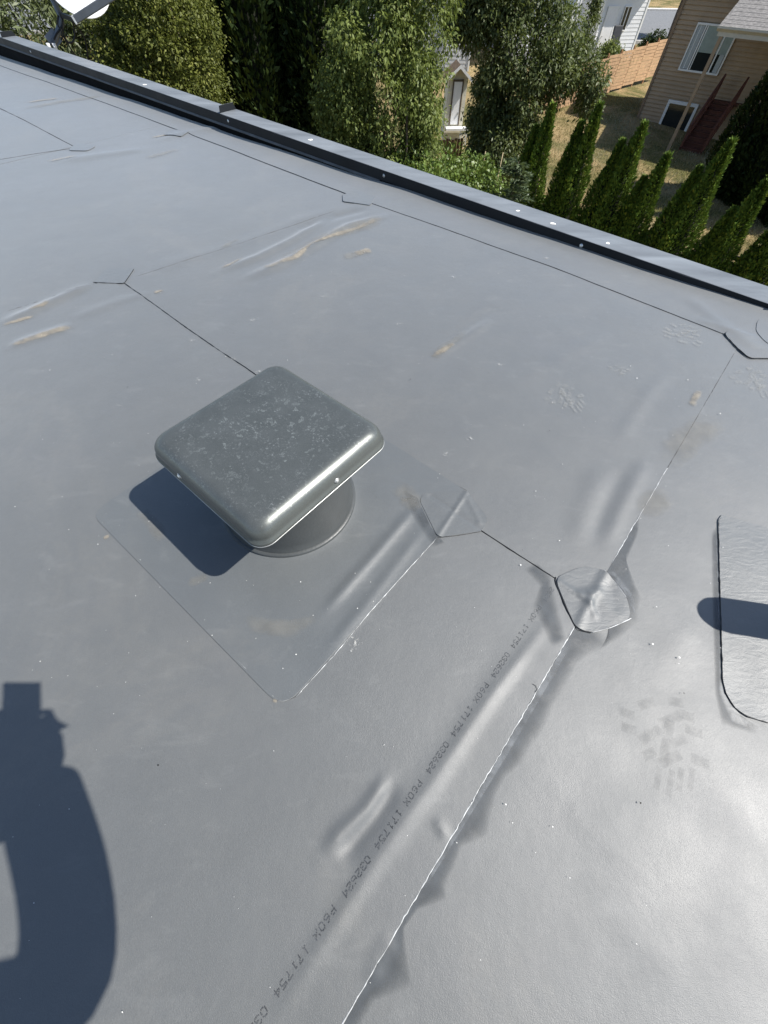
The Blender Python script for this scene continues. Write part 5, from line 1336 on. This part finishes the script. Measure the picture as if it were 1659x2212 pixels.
CAB = [[(-5.312, 9.974, 0.305), (-5.315, 9.972, 0.228), (-5.359, 9.891, 0.168), (-5.455, 9.839, 0.109), (-5.506, 9.811, 0.061)],
       [(-5.299, 9.981, 0.265), (-5.340, 9.902, 0.173), (-5.357, 9.893, 0.086), (-5.357, 9.893, 0.041), (-5.333, 9.906, 0.011), (-5.284, 9.932, 0.018), (-5.225, 9.963, 0.073), (-5.190, 9.981, 0.160), (-5.151, 9.945, 0.233)],
       [(-5.147, 9.947, 0.239), (-5.142, 10.062, 0.127), (-5.150, 10.115, 0.041), (-5.199, 10.146, -0.079), (-5.276, 10.162, -0.206)],
       [(-5.396, 9.928, 0.082), (-5.403, 9.981, -0.012), (-5.411, 10.034, -0.095), (-5.418, 10.087, -0.163)],
       [(-5.320, 9.913, 0.295), (-5.385, 9.877, 0.206), (-5.351, 9.862, 0.146), (-5.366, 9.854, 0.090), (-5.416, 9.860, 0.050)]]
for pts in CAB:
    P_ = np.array(pts) - DB; s = np.linspace(0, 1, len(P_)); t = np.linspace(0, 1, 4 * len(P_))
    Q_ = np.column_stack([np.interp(t, s, P_[:, k]) for k in range(3)])
    for _ in range(2): Q_[1:-1] = (Q_[:-2] + 2 * Q_[1:-1] + Q_[2:]) / 4
    b = MB(); b.tube([tuple(q) for q in Q_], 0.012, 6); b.build('cable', M['cable'], dish, True)

# ------------------------------------------------------------------ the person taking the picture (only the shadow falls into the frame)
M['skin'] = simple('skin', (0.42, 0.25, 0.17), 0.5, var=0.08)
M['shirt'] = simple('dark_shirt', (0.045, 0.05, 0.06), 0.85, var=0.2, scale=20)
M['jeans'] = simple('blue_work_trousers', (0.05, 0.065, 0.10), 0.9, var=0.2, scale=20)
M['boots'] = simple('brown_boots', (0.09, 0.055, 0.03), 0.6)
M['hair'] = simple('dark_hair', (0.03, 0.022, 0.016), 0.6)
M['phone'] = simple('black_phone', (0.012, 0.012, 0.014), 0.25)
PX, PY = -0.05, -0.78
person = empty('person', (PX, PY, 0)); tag(person, 'person standing behind the camera holding a phone, casting the shadow at lower left', 'person')
def skin(name, verts, edges, mat, parent, root=0, sub=2):
    me = bpy.data.meshes.new(name); me.from_pydata([v[:3] for v in verts], edges, []); me.update()
    o = link(bpy.data.objects.new(name, me), parent); me.materials.append(mat)
    o.modifiers.new('skin', 'SKIN').use_smooth_shade = True
    if not me.skin_vertices: 
        bpy.context.view_layer.objects.active = o
    for i, v in enumerate(verts):
        r = v[3]; s_ = me.skin_vertices[0].data[i]; s_.radius = (r if not hasattr(r, '__len__') else r[0], r if not hasattr(r, '__len__') else r[1]); s_.use_root = (i == root)
    m = o.modifiers.new('sub', 'SUBSURF'); m.levels = sub; m.render_levels = sub
    return o
def rp(x, y, z): return (x - PX, y - PY, z)
# joints in world metres
sh_R, el_R, mi_R, wr_R = (0.17, -0.70, 1.36), (0.205, -0.53, 1.00), (0.168, -0.385, 1.06), (0.062, -0.220, 1.11)
sh_L, el_L, mi_L, wr_L = (-0.27, -0.70, 1.36), (-0.42, -0.40, 1.02), (-0.17, -0.26, 1.06), (-0.012, -0.262, 1.08)
body = [(*rp(PX, PY, 0.95), .14), (*rp(PX, PY, 1.15), .13), (*rp(PX, PY + .01, 1.36), .135), (*rp(PX, PY + .02, 1.49), .055), (*rp(PX, PY + .05, 1.58), .060), (*rp(PX, PY + .06, 1.66), .090), (*rp(PX, PY + .05, 1.75), .072),
        (*rp(*sh_R), .062), (*rp(*el_R), .044), (*rp(*wr_R), .040), (*rp(*sh_L), .062), (*rp(*el_L), .044), (*rp(*wr_L), .040),
        (*rp(PX + .10, PY, .88), .088), (*rp(PX + .12, PY + .02, .48), .058), (*rp(PX + .13, PY - .01, .09), .042), (*rp(PX + .14, PY + .14, .035), .034),
        (*rp(PX - .10, PY, .88), .088), (*rp(PX - .12, PY + .02, .48), .058), (*rp(PX - .13, PY - .01, .09), .042), (*rp(PX - .14, PY + .14, .035), .034),
        (*rp(PX, PY + .155, 1.645), .014), (*rp(PX + .088, PY + .05, 1.65), .016), (*rp(PX - .088, PY + .05, 1.65), .016)]
be = [(0,1),(1,2),(2,3),(3,4),(4,5),(5,6),(2,7),(7,8),(8,9),(2,10),(10,11),(11,12),(0,13),(13,14),(14,15),(15,16),(0,17),(17,18),(18,19),(19,20),(5,21),(5,22),(5,23)]
skin('body', body, be, M['skin'], person)
shirt = [(*rp(PX, PY, 0.84), .175), (*rp(PX, PY, 1.15), .155), (*rp(PX, PY + .01, 1.36), .155), (*rp(PX, PY + .015, 1.45), .075), (*rp(*sh_R), .095), (*rp(*el_R), .098), (*rp(*mi_R), .088), (*rp(*wr_R), .088), (*rp(0.060, -0.165, 1.122), .066), (*rp(*sh_L), .095), (*rp(*el_L), .110), (*rp(*mi_L), .095), (*rp(*wr_L), .090), (*rp(-0.010, -0.150, 1.11), .060)]
skin('shirt', shirt, [(0,1),(1,2),(2,3),(2,4),(4,5),(5,6),(6,7),(7,8),(2,9),(9,10),(10,11),(11,12),(12,13)], M['shirt'], person)
tr_ = [(*rp(PX, PY, 0.98), .158), (*rp(PX, PY, .88), .15), (*rp(PX + .10, PY, .82), .105), (*rp(PX + .12, PY + .02, .48), .082), (*rp(PX + .13, PY - .01, .12), .070), (*rp(PX - .10, PY, .82), .105), (*rp(PX - .12, PY + .02, .48), .082), (*rp(PX - .13, PY - .01, .12), .070)]
skin('trousers', tr_, [(0,1),(1,2),(2,3),(3,4),(1,5),(5,6),(6,7)], M['jeans'], person)
for s_ in (1, -1):
    skin('boot', [(*rp(PX + s_ * .13, PY - .02, .14), .055), (*rp(PX + s_ * .13, PY - .02, .055), .052), (*rp(PX + s_ * .14, PY + .08, .05), .046), (*rp(PX + s_ * .145, PY + .18, .042), .038)], [(0,1),(1,2),(2,3)], M['boots'], person)
skin('hair', [(*rp(PX, PY + .03, 1.66), .095), (*rp(PX, PY + .02, 1.74), .090), (*rp(PX, PY + .07, 1.79), .055)], [(0,1),(1,2)], M['hair'], person)
for s_ in (-1, 1):
    e = MB(); c0 = rp(PX + s_ * .034, PY + .138, 1.675); rr = []
    for k in range(1, 6):
        th = math.pi * k / 6; rr.append([(c0[0] + .012 * math.sin(th) * math.cos(a), c0[1] + .012 * math.sin(th) * math.sin(a), c0[2] + .012 * math.cos(th)) for a in np.linspace(0, 6.283, 10, endpoint=False)])
    e.add([p for r in rr for p in r], [(i*10 + k, i*10 + (k+1) % 10, (i+1)*10 + (k+1) % 10, (i+1)*10 + k) for i in range(4) for k in range(10)]); e.build('eye', M['white_plastic'], person, True)
mo_ = MB(); c0 = rp(PX, PY + .142, 1.60); mo_.box(c0[0] - .024, c0[0] + .024, c0[1], c0[1] + .008, c0[2] - .005, c0[2] + .005); mo_.build('mouth', simple('lips', (.35, .15, .12), .5), person, bevel=0.003)
# hands: palm and five fingers closed on the phone's lower half
RV = np.array(_r); UVc = np.array(_u); FV = np.array(_f); C0 = np.array([0, 0, CAM_H])
def cp(r, u, f): return tuple(C0 + RV * r + UVc * u + FV * f)     # point in the phone's own axes
def hand(side):
    w_ = wr_R if side > 0 else wr_L
    ex = 0.040 if side > 0 else -0.066                                # the phone's edge on that side
    palm = (0.052, -0.150, 1.125) if side > 0 else (-0.078, -0.085, 1.145)
    vs = [(*rp(*w_), .066), (*rp(*palm), (.076))]; es = [(0, 1)]
    for k, (du, ln) in enumerate(((-0.060, .95), (-0.080, 1.0), (-0.100, .96), (-0.120, .80))):
        a = cp(ex + side * 0.022, du, -0.014); b_ = cp(ex + side * 0.016, du - .002, -0.0035); c_ = cp(ex - side * 0.022 * ln, du - .004, -0.0035 if False else -0.001)
        i = len(vs); vs += [(*rp(*a), .0095), (*rp(*b_), .0085), (*rp(*c_), .0075)]; es += [(1, i), (i, i + 1), (i + 1, i + 2)]
    a = cp(ex + side * 0.012, -0.085, -0.034); b_ = cp(ex - side * 0.010, -0.062, -0.030); i = len(vs)
    vs += [(*rp(*a), .011), (*rp(*b_), .0095)]; es += [(1, i), (i, i + 1)]
    skin('hand', vs, es, M['skin'], person, 0, 1)
hand(1); hand(-1)
ph = MB()
q = [cp(a, b_, c_) for c_ in (-0.020, -0.012) for a, b_ in ((-0.066, -0.135), (0.040, -0.135), (0.040, 0.026), (-0.066, 0.026))]
ph.add(q, [(0, 3, 2, 1), (4, 5, 6, 7), (0, 1, 5, 4), (1, 2, 6, 5), (2, 3, 7, 6), (3, 0, 4, 7)])
pho = ph.build('smartphone', M['phone'], None, bevel=0.003); tag(pho, 'black smartphone held out in both hands behind the camera', 'phone')
